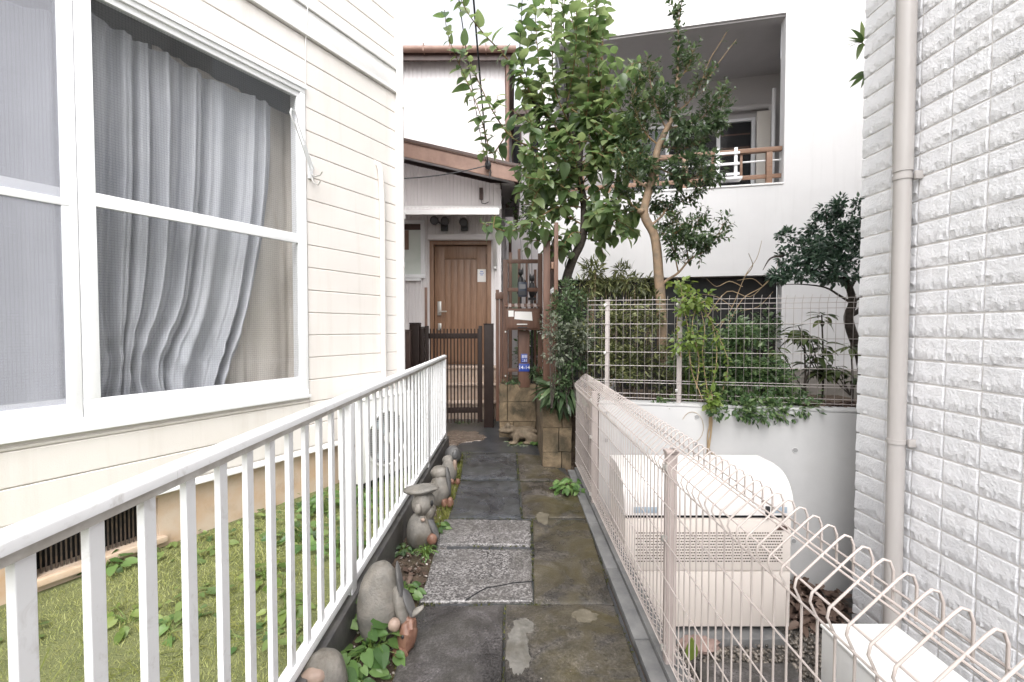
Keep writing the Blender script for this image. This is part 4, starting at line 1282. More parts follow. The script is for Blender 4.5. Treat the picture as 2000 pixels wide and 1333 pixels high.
p2 = MB().box(.115, .195, 5.790, 5.7995, .96, 1.07).build('street_plate', M['blue_plate'], LB, bevel=.003)
# two short rows of small characters, built stroke by stroke
sk = MB()
for i in range(4):
    x = .126+i*.018
    sk.box(x, x+.014, 5.7885, 5.7898, 1.05, 1.054); sk.box(x, x+.014, 5.7885, 5.7898, 1.035, 1.039); sk.box(x, x+.014, 5.7885, 5.7898, 1.02, 1.024); sk.box(x+.005, x+.009, 5.788, 5.7884, 1.018, 1.058)
for i, pat in enumerate(((1,0,1),(1,1,0),(1,1,1))):
    x = .130+i*.022
    for j, on in enumerate(pat):
        if on: sk.box(x, x+.016, 5.7885, 5.7898, .975+j*.013, .979+j*.013)
    if i: sk.box(x+.007, x+.010, 5.788, 5.7884, .972, 1.006)
sk.build('characters', M['white_ink'], p2)

ic = thing('intercom', 'small dark intercom box on the middle rail of timber frame', 'intercom', (.13, 5.87, 1.83))
MB().box(.08, .19, 5.85, 5.894, 1.80, 1.99).build('case', M['navy_plastic'], ic, bevel=.008)
MB().box(.095, .175, 5.845, 5.849, 1.90, 1.96).build('screen', M['lens'], ic)
MB().box(.095, .175, 5.845, 5.849, 1.82, 1.87).build('speaker_grille', M['black_plastic'], ic)
# two dark cat-like ornaments behind the rail
def ornament(x, y, z, h, label):
    r_ = thing('ornament', label, 'ornament', (x, y, z))
    MB().blob((x, y, z+h*.32), (.045, .045, h*.34), 3, .05).build('torso', M['black_iron'], r_, smooth=True)
    MB().blob((x, y-.01, z+h*.78), (.035, .035, h*.13), 5, .05).build('head', M['black_iron'], r_, smooth=True)
    for s in (-1, 1):
        MB().tube([(x+s*.02, y-.01, z+h*.86), (x+s*.024, y-.01, z+h)], [.014,.002], 6).build('ear', M['black_iron'], r_)
    MB().tube([(x+.04, y+.02, z+h*.1), (x+.07, y+.02, z+h*.3), (x+.055, y+.02, z+h*.5)], [.012,.01,.006], 6).build('tail', M['black_iron'], r_, smooth=True)
    MB().box(x-.05, x+.05, y-.05, y+.05, z-.03, z).build('base', M['black_iron'], r_)
    MB().box(x-.012, x+.012, y-.012, y+.012, .66, z-.03).build('stake', M['black_iron'], r_)
ornament(.115, 6.05, 1.88, .32, 'dark ornament on a stake just above the intercom box')
ornament(.265, 6.05, 1.80, .32, 'dark ornament on a stake right of the intercom box')

TS = thing('timber_screen', 'tall reddish brown timber screen with slant cut board, right of the letterbox', 'screen', (.40, 4.75, .67))
MB().box(.325, .395, 4.72, 4.79, .66, 2.36).build('main_post', M['wood'], TS, bevel=.005)
MB().prism([(4.60, .67), (4.66, .67), (4.66, 2.40), (4.60, 2.46)], .425, .465, 'x').build('slant_board', M['wood'], TS, bevel=.003)
MB().box(.435, .455, 4.665, 5.75, 1.85, 2.33).build('screen_panel', M['roof_brown'], TS, bevel=.003)
MB().prism([(4.67, 1.72), (5.6, 1.84), (5.6, 1.80), (4.67, 1.62)], .44, .46, 'x').build('pale_strip', M['mesh_post'], TS)
for z in (2.0,): MB().box(.40, .424, 4.63, 4.75, z, z+.07).build('cleat', M['wood_rail'], TS, bevel=.003)
MB().box(.40, .43, 4.70, 4.76, .66, 1.75).build('side_post', M['wood'], TS, bevel=.004)
for z in (.72, 1.33): MB().tube([(.36, 4.719, z), (.36, 4.708, z)], .011, 10).build('bolt', M['steel'], TS)

# security lamps over the door
def lamp(x, z, two, label):
    r_ = thing('security_lamp', label, 'lamp', (x, YD-.02, z))
    MB().box(x-.06, x+.06, YD-.08, YD-.012, z-.10, z+.05).build('housing', M['black_plastic'], r_, bevel=.012)
    heads = ((-.15, .06), (.03, .05)) if two else ((.0, .03),)
    for (dx, dz) in heads:
        c = Vector((x+dx, YD-.16, z+dz))
        hd_ = MB().tube([c+Vector((0,.06,.01)), c+Vector((0,.03,.01)), c+Vector((0,-.03,-.015)), c+Vector((0,-.04,-.02))], [.04,.062,.075,.072], 14).build('head', M['black_plastic'], r_, smooth=True)
        MB().tube([c+Vector((0,-.041,-.02)), c+Vector((0,-.046,-.022))], [.06,.055], 14).build('glass', M['lens'], hd_)
        MB().tube([c+Vector((0,.05,0)), Vector((x, YD-.06, z))], .014, 8).build('neck', M['black_plastic'], r_)
    if not two:
        MB().tube([(x-.07, YD-.06, z+.12), (x-.03, YD-.06, z+.06)], .006, 6).build('aerial', M['black_plastic'], r_)
a = at(868, 440, YD-.05); lamp(a.x, a.z, True, 'black twin head security lamp above left part of the door')
a = at(907, 440, YD-.05); lamp(a.x, a.z, False, 'single black security lamp above right part of the door')

# power cables
def cable(label, pts, r=.008):
    o = MB().tube(pts, r, 6).build('power_cable', M['cable'], None, smooth=True)
    tag(o, label, 'cable', 'service cables to the far house')
ins = at(953, 323, 7.3)
def sag(a, b2, s, n=14):
    return [a.lerp(b2, i/n) - Vector((0,0,s*4*(i/n)*(1-i/n))) for i in range(n+1)]
cable('thick service cable from house fascia up through the leaves', sag(ins, at(905, -260, 4.2), .12), .011)
cable('thin service cable left of the thick one', sag(ins+Vector((-.02,0,.02)), at(862, -260, 4.2), .25), .006)
cable('twisted cable sagging left from the fascia hook to cream house', sag(ins, at(735, 350, 6.4), .06), .009)
hkp = thing('cable_hook', 'dark cable insulator hook on the brown fascia', 'insulator', ins)
MB().blob(ins, (.05, .05, .07), 2, .1).build('insulator', M['cable'], hkp, smooth=True)
MB().tube([ins, ins+Vector((0,.06,.02))], .012, 6).build('shank', M['steel'], hkp)
MB().tube([ins+Vector((.02,0,-.02)), ins+Vector((.05,0,-.12)), ins+Vector((.03,0,-.2)), ins+Vector((.02,.02,-.1))], .01, 6).build('drip_loop', M['cable'], hkp, smooth=True)

# ================================================================== OUTDOOR UNITS
BU = thing('outdoor_unit', 'large beige outdoor unit with curved lid behind the wire fence', 'outdoor unit', (1.24, 3.05, G_LOW))
bx0, bx1, by0, by1 = .715, 1.773, 2.85, 3.28
def ZB(py): return H - (py-641)*by0/889
MB().box(bx0+.05, bx1-.05, by0-.06, by1+.05, G_LOW-.02, -.545).build('concrete_pad', M['kerb_grey'], BU, bevel=.006)
for x in (bx0+.12, bx1-.12): MB().box(x-.04, x+.04, by0+.05, by1-.05, -.545, -.508).build('foot', M['black_iron'], BU)
MB().box(bx0, bx1, by0+.012, by1, -.508, .19).build('body', M['unit'], BU, bevel=.006)
MB().box(bx0+.004, bx1-.004, by0, by0+.0115, -.504, -.150).build('lower_panel', M['unit'], BU, bevel=.004)
up = MB().box(bx0+.004, bx1-.004, by0, by0+.0115, -.142, .186).build('upper_panel', M['unit'], BU, bevel=.004)
sl = MB()
for j in range(11):
    for i in range(58):
        x = bx0+.07+i*.0163 + (.008 if j % 2 else 0); z = -.085+j*.0182
        if x > bx1-.06: continue
        sl.box(x, x+.0115, by0-.0008, by0+.003, z, z+.0075)
o = sl.build('slot', M['rust_iron'], up); o['kind'] = 'stuff'
MB().box(bx1-.10, bx1-.03, by0-.006, by0-.001, .12, .15).build('latch', M['roof_brown'], BU, bevel=.002)
pr = [(by1, .205), (by1, .478)]
pr += [(by1-.20, .482)]
for k in range(9):
    a = math.pi/2*(k/8)
    pr.append((by0+.20-.205*math.sin(a)*1.0, .272+.205*math.cos(a)))
pr += [(by0-.004, .215), (by0+.02, .205)]
MB().prism(pr, bx0-.006, bx1+.006, 'x').build('lid', M['unit_lid'], BU, smooth=True)
MB().box(bx0+.01, bx1-.01, by0+.02, by1-.01, .189, .206).build('shadow_gap', M['dark_void'], BU)
for (pxa, pxb) in ((1240, 1288), (1518, 1542)):
    xa, xb = (pxa-1000)/889*by0, (pxb-1000)/889*by0
    MB().box(xa, xb, by0-.0085, by0-.0045, .232, .270).build('label', M['grey_plastic'], BU, bevel=.001)
xa = (1503-1000)/889*by0
MB().box(xa-.012, xa+.012, by0-.02, by0-.003, .20, .275).build('lid_catch', M['black_plastic'], BU, bevel=.003)

def ac_unit(name, label, loc, rz, L, D, Hh, fan_u, fan_z, fr_, feet=.06):
    """local x along the long front (faces -y), z up from its feet"""
    r_ = thing(name, label, 'air conditioner', loc, rz)
    b_ = MB().box(0, L, 0, D, feet, feet+Hh).build('casing', M['ac'], r_, local=True, bevel=.012)
    MB().box(-.004, L+.004, -.004, D+.004, feet+Hh+.001, feet+Hh+.016).build('top_cover', M['ac'], r_, local=True, bevel=.006)
    for x in (.1, L-.1): MB().box(x-.03, x+.03, .0, D, 0, feet).build('foot', M['black_iron'], r_, local=True)
    c = Vector((fan_u, 0, feet+fan_z))
    MB().tube([c+Vector((0,-.002,0)), c+Vector((0,-.006,0))], fr_, 40).build('fan_opening', M['dark_void'], r_, local=True)
    gr = MB()
    ring = lambda q, y: [c+Vector((q*math.cos(a*math.pi/20), y, q*math.sin(a*math.pi/20))) for a in range(40)]
    gr.tube(ring(fr_, -.012), .012, 8, closed=True)
    guard = gr.build('fan_guard', M['ac'], r_, local=True, smooth=True)
    n = int(fr_*2/.019)
    for i in range(n):
        z = -fr_+ (i+.5)*2*fr_/n
        w = math.sqrt(max(0, fr_*fr_-z*z))
        MB().box(c.x-w, c.x+w, -.018, -.011, c.z+z-.0019, c.z+z+.0019).build('guard_bar', M['ac'], guard, local=True)
    MB().tube([c+Vector((0,-.019,0)), c+Vector((0,-.024,0))], .05, 16).build('hub', M['ac'], guard, local=True)
    for k in range(3):
        a = k*2.094
        MB().prism([(c.x+.03*math.cos(a), c.z+.03*math.sin(a)), (c.x+fr_*.85*math.cos(a-.25), c.z+fr_*.85*math.sin(a-.25)), (c.x+fr_*.85*math.cos(a+.35), c.z+fr_*.85*math.sin(a+.35))], -.0095, -.0075, 'y').build('fan_blade', M['grey_plastic'], r_, local=True)
    return r_
ac_unit('air_conditioner', 'white air conditioner unit behind the railing at cream house corner', wm(HL) @ Vector((.205, -.373, .02)), ANG, .68, .27, .70, .31, .34, .245)
# the right-hand unit: its front faces the path (-x)
ac_unit('air_conditioner', 'off white air conditioner unit against tiled wall in the lower right corner', (1.404, 2.03, -.60), R(-90), .80, .33, .575, .36, .28, .24, feet=.065)

# ================================================================== STONE FIGURES beside the path
def rot(rx=0, ry=0, rz=0):
    return (Matrix.Rotation(R(rz),3,'Z') @ Matrix.Rotation(R(ry),3,'Y') @ Matrix.Rotation(R(rx),3,'X'))
def stone(name, c, r, mat, parent, seed, rt=None, amp=.10, freq=1.6):
    return MB().blob(c, r, seed, amp, 22, 14, rt, freq).build(name, M[mat], parent, smooth=True)
# nearest: only its top shows at the lower edge
p = Vector((-.70, 1.66, -.02))
f = thing('stone_figure', 'rounded grey stone with a pink face at the lower edge, nearest of the stone figures', 'stone figure', p)
stone('body', p+Vector((0,0,.10)), (.085,.08,.12), 'stone', f, 1, amp=.06)
stone('face', p+Vector((-.015,-.055,.165)), (.045,.03,.028), 'stone_pink', f, 4, rot(30,0,0))
# tall oval one with a dark slab leaning on it and a brown carved stone in front
p = Vector((-.565, 2.02, -.02))
f = thing('stone_figure', 'tall oval grey stone figure with dark slab ear and reddish base, largest of the row', 'stone figure', p)
stone('body', p+Vector((-.035,0,.175)), (.098,.085,.195), 'stone', f, 11, rot(0,4,0), .05, 1.2)
stone('slab_ear', p+Vector((.062,-.01,.275)), (.014,.05,.095), 'stone_dark', f, 13, rot(0,-8,10))
stone('arm', p+Vector((.075,-.03,.17)), (.030,.045,.11), 'stone', f, 15, rot(0,-14,0))
stone('wing', p+Vector((.105,-.02,.19)), (.014,.04,.07), 'stone_dark', f, 16, rot(0,-22,0))
stone('beak', p+Vector((.135,-.03,.155)), (.045,.02,.014), 'stone', f, 17, rot(0,-35,0))
stone('pebble_nose', p+Vector((.055,-.085,.135)), (.027,.024,.028), 'stone_pink', f, 18)
c_ = stone('carved_base', p+Vector((.105,-.06,.07)), (.040,.055,.085), 'stone_red', f, 19, rot(0,10,0), .25, 2.6)
stone('carved_foot', p+Vector((.085,-.10,.015)), (.035,.045,.04), 'stone_red', f, 20, None, .25, 2.4)
MB().blob(p+Vector((.098,-.112,.10)), (.007,.006,.009), 1).build('eye', M['black_iron'], c_, smooth=True)
# hatted one
p = Vector((-.59, 2.90, -.02))
f = thing('stone_figure', 'stacked grey stone figure wearing a flat pointed stone hat', 'stone figure', p)
stone('body', p+Vector((0,0,.115)), (.092,.085,.13), 'stone', f, 21, rot(0,8,0), .07, 1.3)
stone('head', p+Vector((.02,0,.295)), (.075,.07,.085), 'stone', f, 22, None, .08, 1.5)
stone('hat', p+Vector((.005,-.005,.385)), (.115,.075,.028), 'stone', f, 23, rot(0,-5,0), .12, 1.2)
stone('nose', p+Vector((.0,-.07,.285)), (.022,.02,.035), 'stone', f, 24)
stone('arm', p+Vector((.085,-.03,.15)), (.022,.03,.085), 'stone_dark', f, 25, rot(0,-24,0))
stone('scarf', p+Vector((.07,-.02,.24)), (.028,.04,.055), 'stone', f, 26, rot(0,20,0))
stone('pebble', p+Vector((.085,-.06,.085)), (.032,.028,.036), 'stone_red', f, 27)
MB().blob(p+Vector((.085,-.06,.315)), (.010,.008,.020), 1).build('eye', M['black_iron'], f, smooth=True)
stone('button', p+Vector((.03,-.075,.215)), (.014,.01,.012), 'stone_pink', f, 28)
# two farther ones
p = Vector((-.585, 3.62, -.02))
f = thing('stone_figure', 'rounded grey stone figure with red stone feet, just behind the hatted one', 'stone figure', p)
stone('body', p+Vector((0,0,.11)), (.088,.08,.135), 'stone', f, 31, rot(0,5,0), .06, 1.3)
stone('head', p+Vector((.0,.02,.255)), (.07,.06,.058), 'stone', f, 32, None, .08)
stone('back_slab', p+Vector((.075,0,.19)), (.020,.04,.115), 'stone_dark', f, 33, rot(0,-6,0))
for dx in (.05, .095): stone('foot', p+Vector((dx,-.05,.035)), (.026,.035,.04), 'stone_red', f, 34+int(dx*100), None, .2)
p = Vector((-.57, 4.12, -.02))
f = thing('stone_figure', 'small stone figure with dark knob head, farthest of the row', 'stone figure', p)
stone('body', p+Vector((-.01,0,.10)), (.075,.07,.12), 'stone', f, 41, None, .06)
stone('neck', p+Vector((.05,-.01,.17)), (.020,.022,.07), 'stone_pink', f, 42)
stone('head', p+Vector((.05,-.01,.265)), (.027,.03,.045), 'stone_dark', f, 43)
stone('shoulder', p+Vector((-.015,.03,.20)), (.06,.05,.05), 'stone', f, 44)
for dx in (.03, .08): stone('foot', p+Vector((dx,-.05,.03)), (.022,.03,.032), 'stone_red', f, 45+int(dx*100), None, .2)
p = Vector((-.62, 4.72, -.02))
f = thing('stone_figure', 'low dark flat stone under the far end of railing', 'stone figure', p)
stone('body', p+Vector((0,0,.09)), (.085,.1,.10), 'stone_dark', f, 51, None, .1)

# toad statue: one continuous body
p = Vector((.10, 5.60, -.005))
td = MB()
td.blob(p+Vector((.03,0,.105)), (.185,.12,.082), 61, .08, rot=rot(0,-6,0))
td.blob(p+Vector((-.14,-.01,.150)), (.105,.10,.050), 62, .06, rot=rot(0,-4,0))
td.blob(p+Vector((-.215,-.01,.140)), (.055,.075,.028), 63, .05)
for s_ in (-1, 1):
    td.blob(p+Vector((-.15,s_*.060-.01,.195)), (.034,.030,.028), 64, .03)
    td.blob(p+Vector((-.05,s_*.105-.01,.070)), (.042,.038,.072), 65, .06, rot=rot(s_*10,8,0))
    td.blob(p+Vector((-.085,s_*.125-.01,.016)), (.060,.042,.022), 66, .06)
    td.blob(p+Vector((.14,s_*.105,.065)), (.09,.055,.07), 67, .06, rot=rot(0,20,0))
    td.blob(p+Vector((.10,s_*.145,.018)), (.08,.036,.02), 68, .06)
tm = td.mesh('toad', M['toad'])
to = link('toad_statue', tm)
md = to.modifiers.new('fuse', 'REMESH'); md.mode = 'VOXEL'; md.voxel_size = .008; md.use_smooth_shade = True
ms_ = to.modifiers.new('smooth', 'SMOOTH'); ms_.iterations = 6; ms_.factor = .5
tag(to, 'weathered stone toad statue in front of the low block wall', 'statue')

# ================================================================== VEGETATION
def unit(v):
    return v/np.maximum(np.linalg.norm(v, axis=-1, keepdims=True), 1e-9)
def resample(pts, step):
    out = []; carry = 0.0
    for a, b in zip(pts, pts[1:]):
        L = (b-a).length; t = carry
        while t < L:
            out.append((a.lerp(b, t/L), (b-a).normalized())); t += step
        carry = t-L
    return out
def smooth_path(pts, n=4):
    """Catmull-Rom through hand-placed points"""
    if len(pts) < 3: return pts
    P_ = [pts[0]*2-pts[1]] + list(pts) + [pts[-1]*2-pts[-2]]
    out = []
    for i in range(1, len(P_)-2):
        for k in range(n):
            t = k/n
            a, b, c, d = P_[i-1], P_[i], P_[i+1], P_[i+2]
            out.append(.5*((2*b)+(c-a)*t+(2*a-5*b+4*c-d)*t*t+(3*b-a-3*c+d)*t**3))
    out.append(pts[-1])
    return out

class Leaves:
    def __init__(self): self.P = []; self.D = []; self.U = []; self.S = []
    def put(self, p, d, u, s):
        self.P.append(tuple(p)); self.D.append(tuple(d)); self.U.append(tuple(u)); self.S.append(s)
    def along(self, pts, step, size, droop=.35, out=.9, rnd=.35, t0=0.0, fwd=.5, up=(0,0,1)):
        rs = resample(pts, step)
        n = len(rs)
        for k, (p, d) in enumerate(rs):
            if k < t0*n: continue
            a = k*2.4 + random.uniform(-.6, .6)
            side = d.orthogonal().normalized()
            side = Matrix.Rotation(a, 3, d) @ side
            dirv = side*out + d*fwd + Vector((0,0,-droop)) + Vector((random.gauss(0,rnd), random.gauss(0,rnd), random.gauss(0,rnd)))*.6
            upv = Vector(up) + Vector((random.gauss(0,.35), random.gauss(0,.35)-.15, 0)) + d*.3
            sc = size*random.uniform(.5, 1.25)*(1 if k < n*.85 else .75)
            self.put(p, dirv.normalized(), upv.normalized(), sc)
    def arrays(self):
        P_ = np.array(self.P); D_ = unit(np.array(self.D)); U_ = np.array(self.U); S_ = np.array(self.S)
        return P_, *frames(D_, U_), S_
def emit(lv, root, tmpl, mat, n_obj=300, name='leaf'):
    """the n_obj leaves that show largest become objects sharing mesh data, the rest one mass"""
    P_, X_, Y_, Z_, S_ = lv.arrays()
    dist = np.linalg.norm(P_-np.array([0,0,H]), axis=1)
    order = np.argsort(-S_/dist)
    tv, tf = tmpl
    big = order[:n_obj]; rest = order[n_obj:]
    if n_obj:
        mes = []
        for k in range(3):
            vs = [(x, y*(.9+.1*k), z*(.6+.5*k)) for x, y, z in tv]
            mes.append(np_mesh(name, np.array(vs), np.array(tf), mat, True))
        inv = wm(root).inverted()
        for i in big:
            s = S_[i]
            Mx = Matrix(((X_[i][0]*s, Y_[i][0]*s, Z_[i][0]*s, P_[i][0]), (X_[i][1]*s, Y_[i][1]*s, Z_[i][1]*s, P_[i][1]), (X_[i][2]*s, Y_[i][2]*s, Z_[i][2]*s, P_[i][2]), (0,0,0,1)))
            inst(name, mes[int(i) % 3], root, inv @ Mx)
    if len(rest):
        me = scatter_mesh('foliage', tv, tf, X_[rest], Y_[rest], Z_[rest], P_[rest], S_[rest], mat, True)
        o = link('foliage', me, root); o['kind'] = 'stuff'

def branch(mb, pts, r0, r1, n=6):
    m = len(pts)
    mb.tube(pts, [r0+(r1-r0)*(i/(m-1)) for i in range(m)], n)

def cloud(lv, c, r, n, size, clump=.07, droop=.1, shell=.55, nclump=None, outk=.8):
    """leaf clumps through an uneven volume"""
    c = np.array(c); r = np.array(r)
    K = nclump or max(6, n//42)
    d = unit(rng.normal(size=(K,3))); rad = shell + (1.12-shell)*rng.random(K)
    kk = np.array([1+.30*noise.noise(Vector(q*2.2+c)) for q in d])
    cc = c + d*r*(rad*kk)[:,None]
    rl = clump*rng.uniform(.7, 1.9, K)
    idx = rng.integers(0, K, n)
    od = unit(rng.normal(size=(n,3))*np.array([1,1,.8]))
    off = od*(rl[idx]*rng.uniform(.35, 1.05, n)**.6)[:,None]
    P_ = cc[idx]+off
    D_ = unit(od*.9 + d[idx]*outk*.6 + rng.normal(size=(n,3))*.35 + np.array([0,0,-droop]))
    U_ = unit(np.array([0,-.25,1.0]) + rng.normal(size=(n,3))*.45)
    S_ = size*rng.uniform(.65, 1.2, n)
    for i in range(n): lv.put(P_[i], D_[i], U_[i], S_[i])
    return cc

# ---- broad-leaved tree (centre)
YA = 4.95
ta = thing('broadleaf_tree', 'tall tree with broad pale green leaves on long upright shoots, beside the letterbox', 'tree', at(1106, 600, YA))
def pp(lst, y0, y1=None):
    n = len(lst)
    y1 = y0 if y1 is None else y1
    return [at(px, py, y0+(y1-y0)*i/max(1, n-1)) for i, (px, py) in enumerate(lst)]
tr = MB()
trunk_pts = smooth_path([at(1104, 625, YA)] + pp([(1104,560),(1118,510),(1138,465),(1141,400),(1131,345),(1134,285)], YA))
branch(tr, trunk_pts, .055, .034, 9)
tr.build('trunk', M['bark_dark'], ta, smooth=True)
SH = [
 ([(1133,335),(1101,318),(1082,300),(1060,252),(1041,201),(1029,151),(1016,107),(1018,40),(1022,-40)], -.15, .013),
 ([(1134,290),(1112,240),(1108,201),(1106,150),(1103,91),(1100,40),(1098,-40)], .0, .016),
 ([(1082,300),(1064,210),(1052,120),(1046,40),(1044,-40)], .1, .009),
 ([(1150,240),(1160,170),(1166,90),(1164,20),(1168,-40)], -.1, .009),
 ([(1108,201),(1122,120),(1126,50),(1124,-40)], -.4, .008),
 ([(1108,235),(1088,190),(1080,150),(1078,80),(1077,-30)], -.35, .008),
 ([(1101,318),(1050,292),(1001,270),(965,222),(940,172),(922,130),(905,92)], -.5, .010),
 ([(1060,252),(1030,170),(1002,130),(975,98),(950,72),(925,42),(905,10),(890,-30)], -.75, .010),
 ([(990,262),(962,300),(950,270),(935,215),(912,160),(890,110),(874,66),(868,20)], -.9, .007),
 ([(1134,290),(1150,240),(1168,190),(1176,117),(1178,60),(1182,-30)], .2, .012),
 ([(1134,285),(1146,220),(1150,150),(1147,90),(1152,20),(1150,-40)], -.2, .011),
 ([(1150,240),(1180,220),(1215,180),(1235,165),(1262,150)], -.3, .008),
 ([(1140,335),(1175,290),(1215,245),(1245,215),(1272,190)], -.4, .009),
 ([(1141,395),(1180,365),(1220,350),(1262,330)], -.3, .010),
 ([(1132,345),(1090,350),(1052,372),(1035,420)], -.35, .010),
 ([(1140,405),(1090,405),(1045,430),(1000,452),(965,445),(940,436)], -.7, .009),
 ([(1138,465),(1175,440),(1215,425),(1250,400)], .15, .010),
 ([(1138,465),(1180,470),(1215,452),(1245,448)], .4, .008),
 ([(1141,385),(1105,372),(1075,340),(1040,330),(1012,320)], .35, .008),
 ([(1131,345),(1155,310),(1185,320),(1230,290)], .5, .009),
 ([(1134,285),(1120,230),(1130,160),(1125,90),(1128,10)], .5, .010),
 ([(1118,510),(1075,480),(1040,470),(1025,490)], .1, .007),
 ([(1134,310),(1110,275),(1080,262),(1040,250),(1015,235)], .3, .008),
 ([(1141,400),(1170,395),(1195,410),(1210,432)], -.6, .007),
]
for _ in range(14):
    q0 = random.choice([(1141,400),(1136,360),(1132,320),(1134,290),(1110,210),(1150,240),(1138,440)])
    a = random.uniform(0, 6.283); rr = math.sqrt(random.random())
    q1 = (1140+150*rr*math.cos(a), 330+150*rr*math.sin(a))
    SH.append(([q0, ((q0[0]+q1[0])/2+random.uniform(-12,12), (q0[1]+q1[1])/2-14), q1], random.uniform(-.6,.6), .006))
for q0, q1, dy in (((1136,360),(1262,230),-.4), ((1136,360),(1270,300),.1), ((1138,440),(1255,370),-.2), ((1134,300),(1240,120),.1), ((1140,400),(1230,470),-.5), ((1136,340),(1010,380),-.2),
                   ((1138,440),(1020,400),.1), ((1136,360),(1012,300),-.5), ((1120,300),(1022,170),.2), ((1150,300),(1205,100),-.2), ((1138,455),(1095,490),-.3), ((1140,420),(1180,500),-.2), ((1136,360),(1280,190),-.3), ((1134,310),(1285,255),-.1), ((1130,350),(1000,215),-.4), ((1120,300),(1000,160),-.1), ((1138,440),(1282,420),-.2), ((1130,350),(1015,345),.3), ((1118,500),(1050,440),-.4)):
    SH.append(([q0, ((q0[0]+q1[0])/2, (q0[1]+q1[1])/2-16), q1], dy, .007))
la = Leaves(); tb = []
for k, (pl_, dy, r_) in enumerate(SH):
    pts = smooth_path(pp(pl_, YA, YA+dy))
    mb = MB(); branch(mb, pts, r_, .003, 6)
    mb.build('branch', M['bark_dark'] if r_ > .0125 else M['twig'], ta, smooth=True)
    step = .036 if pl_[-1][0] < 960 else (.033 if pl_[-1][1] < 15 else .030)
    la.along(pts, step, .152, droop=.28, t0=.12 if k < 3 else .08, fwd=.45)
    rs = resample(pts, .15)
    for j, (p, d) in enumerate(rs[2:-1]):
        if pl_[-1][0] < 960 and j % 2: continue
        if random.random() < (.60 if pl_[-1][1] < 15 else .25): continue
        sd = Vector((random.uniform(-1,1), random.uniform(-1,.6), random.uniform(-.3,.7)))
        L = random.uniform(.14, .34) * (.6 if pl_[-1][0] < 960 else 1)
        e = p + (sd.normalized()*.8 + d*.6).normalized()*L
        mid = p.lerp(e, .5) + Vector((0,0,.02))
        tb.append([p, mid, e])
        la.along([p, mid, e], .042, .15, droop=.35, t0=.2, fwd=.5)
mb = MB()
for q in tb: branch(mb, q, .0045, .002, 4)
o = mb.build('twigs', M['twig'], ta); o['kind'] = 'stuff'
emit(la, ta, LEAF_BIG, M['leaf_big'], 300)

# ---- tan-trunked small-leaved tree (right of it)
YB = 4.45
tb_ = thing('tan_trunk_tree', 'tree with smooth tan crooked trunk and small dark glossy leaves', 'tree', at(1292, 690, YB))
mb = MB()
tp = smooth_path(pp([(1294,720),(1291,600),(1287,545),(1283,490),(1276,455),(1258,418),(1268,370),(1274,345),(1279,315),(1287,285),(1302,252),(1316,222),(1322,160),(1325,96),(1324,20)], YB))
m_ = len(tp)
mb.tube(tp, [max(.006, .050*(1-(i/(m_-1))**1.0*.55) if i < m_*.62 else .034*(1-(i/m_-.62)/.40)) for i in range(m_)], 10)
mb.blob(at(1252, 413, YB-.02), (.035,.04,.03), 4, .1)
mb.build('trunk', M['bark_tan'], tb_, smooth=True)
SB = [
 ([(1290,560),(1302,548),(1325,533),(1345,510),(1370,492),(1395,468),(1412,440)], -.1, .016),
 ([(1325,533),(1318,500),(1312,470),(1330,440)], -.2, .008),
 ([(1345,510),(1340,470),(1352,445),(1378,430)], .2, .008),
 ([(1272,440),(1290,425),(1310,400),(1345,388),(1375,360)], .1, .014),
 ([(1268,370),(1240,350),(1222,330),(1215,300)], -.1, .011),
 ([(1276,320),(1300,335),(1335,350),(1370,345)], -.2, .012),
 ([(1302,252),(1335,245),(1372,230),(1405,190),(1420,185)], .1, .012),
 ([(1316,222),(1345,200),(1365,165),(1385,140)], -.1, .010),
 ([(1365,175),(1385,120),(1402,92),(1420,62)], .0, .005),
 ([(1372,180),(1392,140),(1415,108),(1438,78)], .1, .005),
 ([(1302,252),(1285,220),(1272,170),(1266,120)], -.1, .010),
 ([(1287,285),(1262,262),(1245,230),(1238,190),(1252,150)], .2, .009),
 ([(1322,160),(1345,130),(1352,100)], .1, .007),
 ([(1287,285),(1320,290),(1355,285),(1385,262),(1398,240)], .3, .012),
 ([(1279,315),(1250,300),(1238,275),(1228,250)], .2, .009),
 ([(1324,60),(1328,30),(1333,-10)], .0, .006),
 ([(1280,470),(1300,450),(1322,425)], .3, .009),
 ([(1258,418),(1235,400),(1218,378)], .25, .008),
]
lb = Leaves(); tw = MB()
for k, (pl_, dy, r_) in enumerate(SB):
    pts = smooth_path(pp(pl_, YB, YB+dy))
    mb = MB(); branch(mb, pts, r_, .003, 6)
    mb.build('branch', M['bark_tan'] if r_ > .0095 else M['twig'], tb_, smooth=True)
    sparse = k in (8, 9)
    lb.along(pts, .05 if sparse else .022, .055, droop=.05, t0=.35 if not sparse else .75, fwd=.5)
    if sparse: continue
    for (p, d) in resample(pts, .045)[3 if k != 0 else 7:]:
        for _ in range(3):
            sd = Vector((random.uniform(-1,1), random.uniform(-1,.8), random.uniform(-.6,.9)))
            L = random.uniform(.07, .20)
            e = p + (sd.normalized()*.8 + d*.5).normalized()*L
            branch(tw, [p, e], .0025, .001, 4)
            lb.along([p, p.lerp(e,.5), e], .0165, .056, droop=.0, t0=.15, fwd=.5)
pts = tp[int(m_*.72):]
for _ in range(5): lb.along(pts, .02, .06, droop=.1, fwd=.5)
o = tw.build('twigs', M['twig'], tb_); o['kind'] = 'stuff'
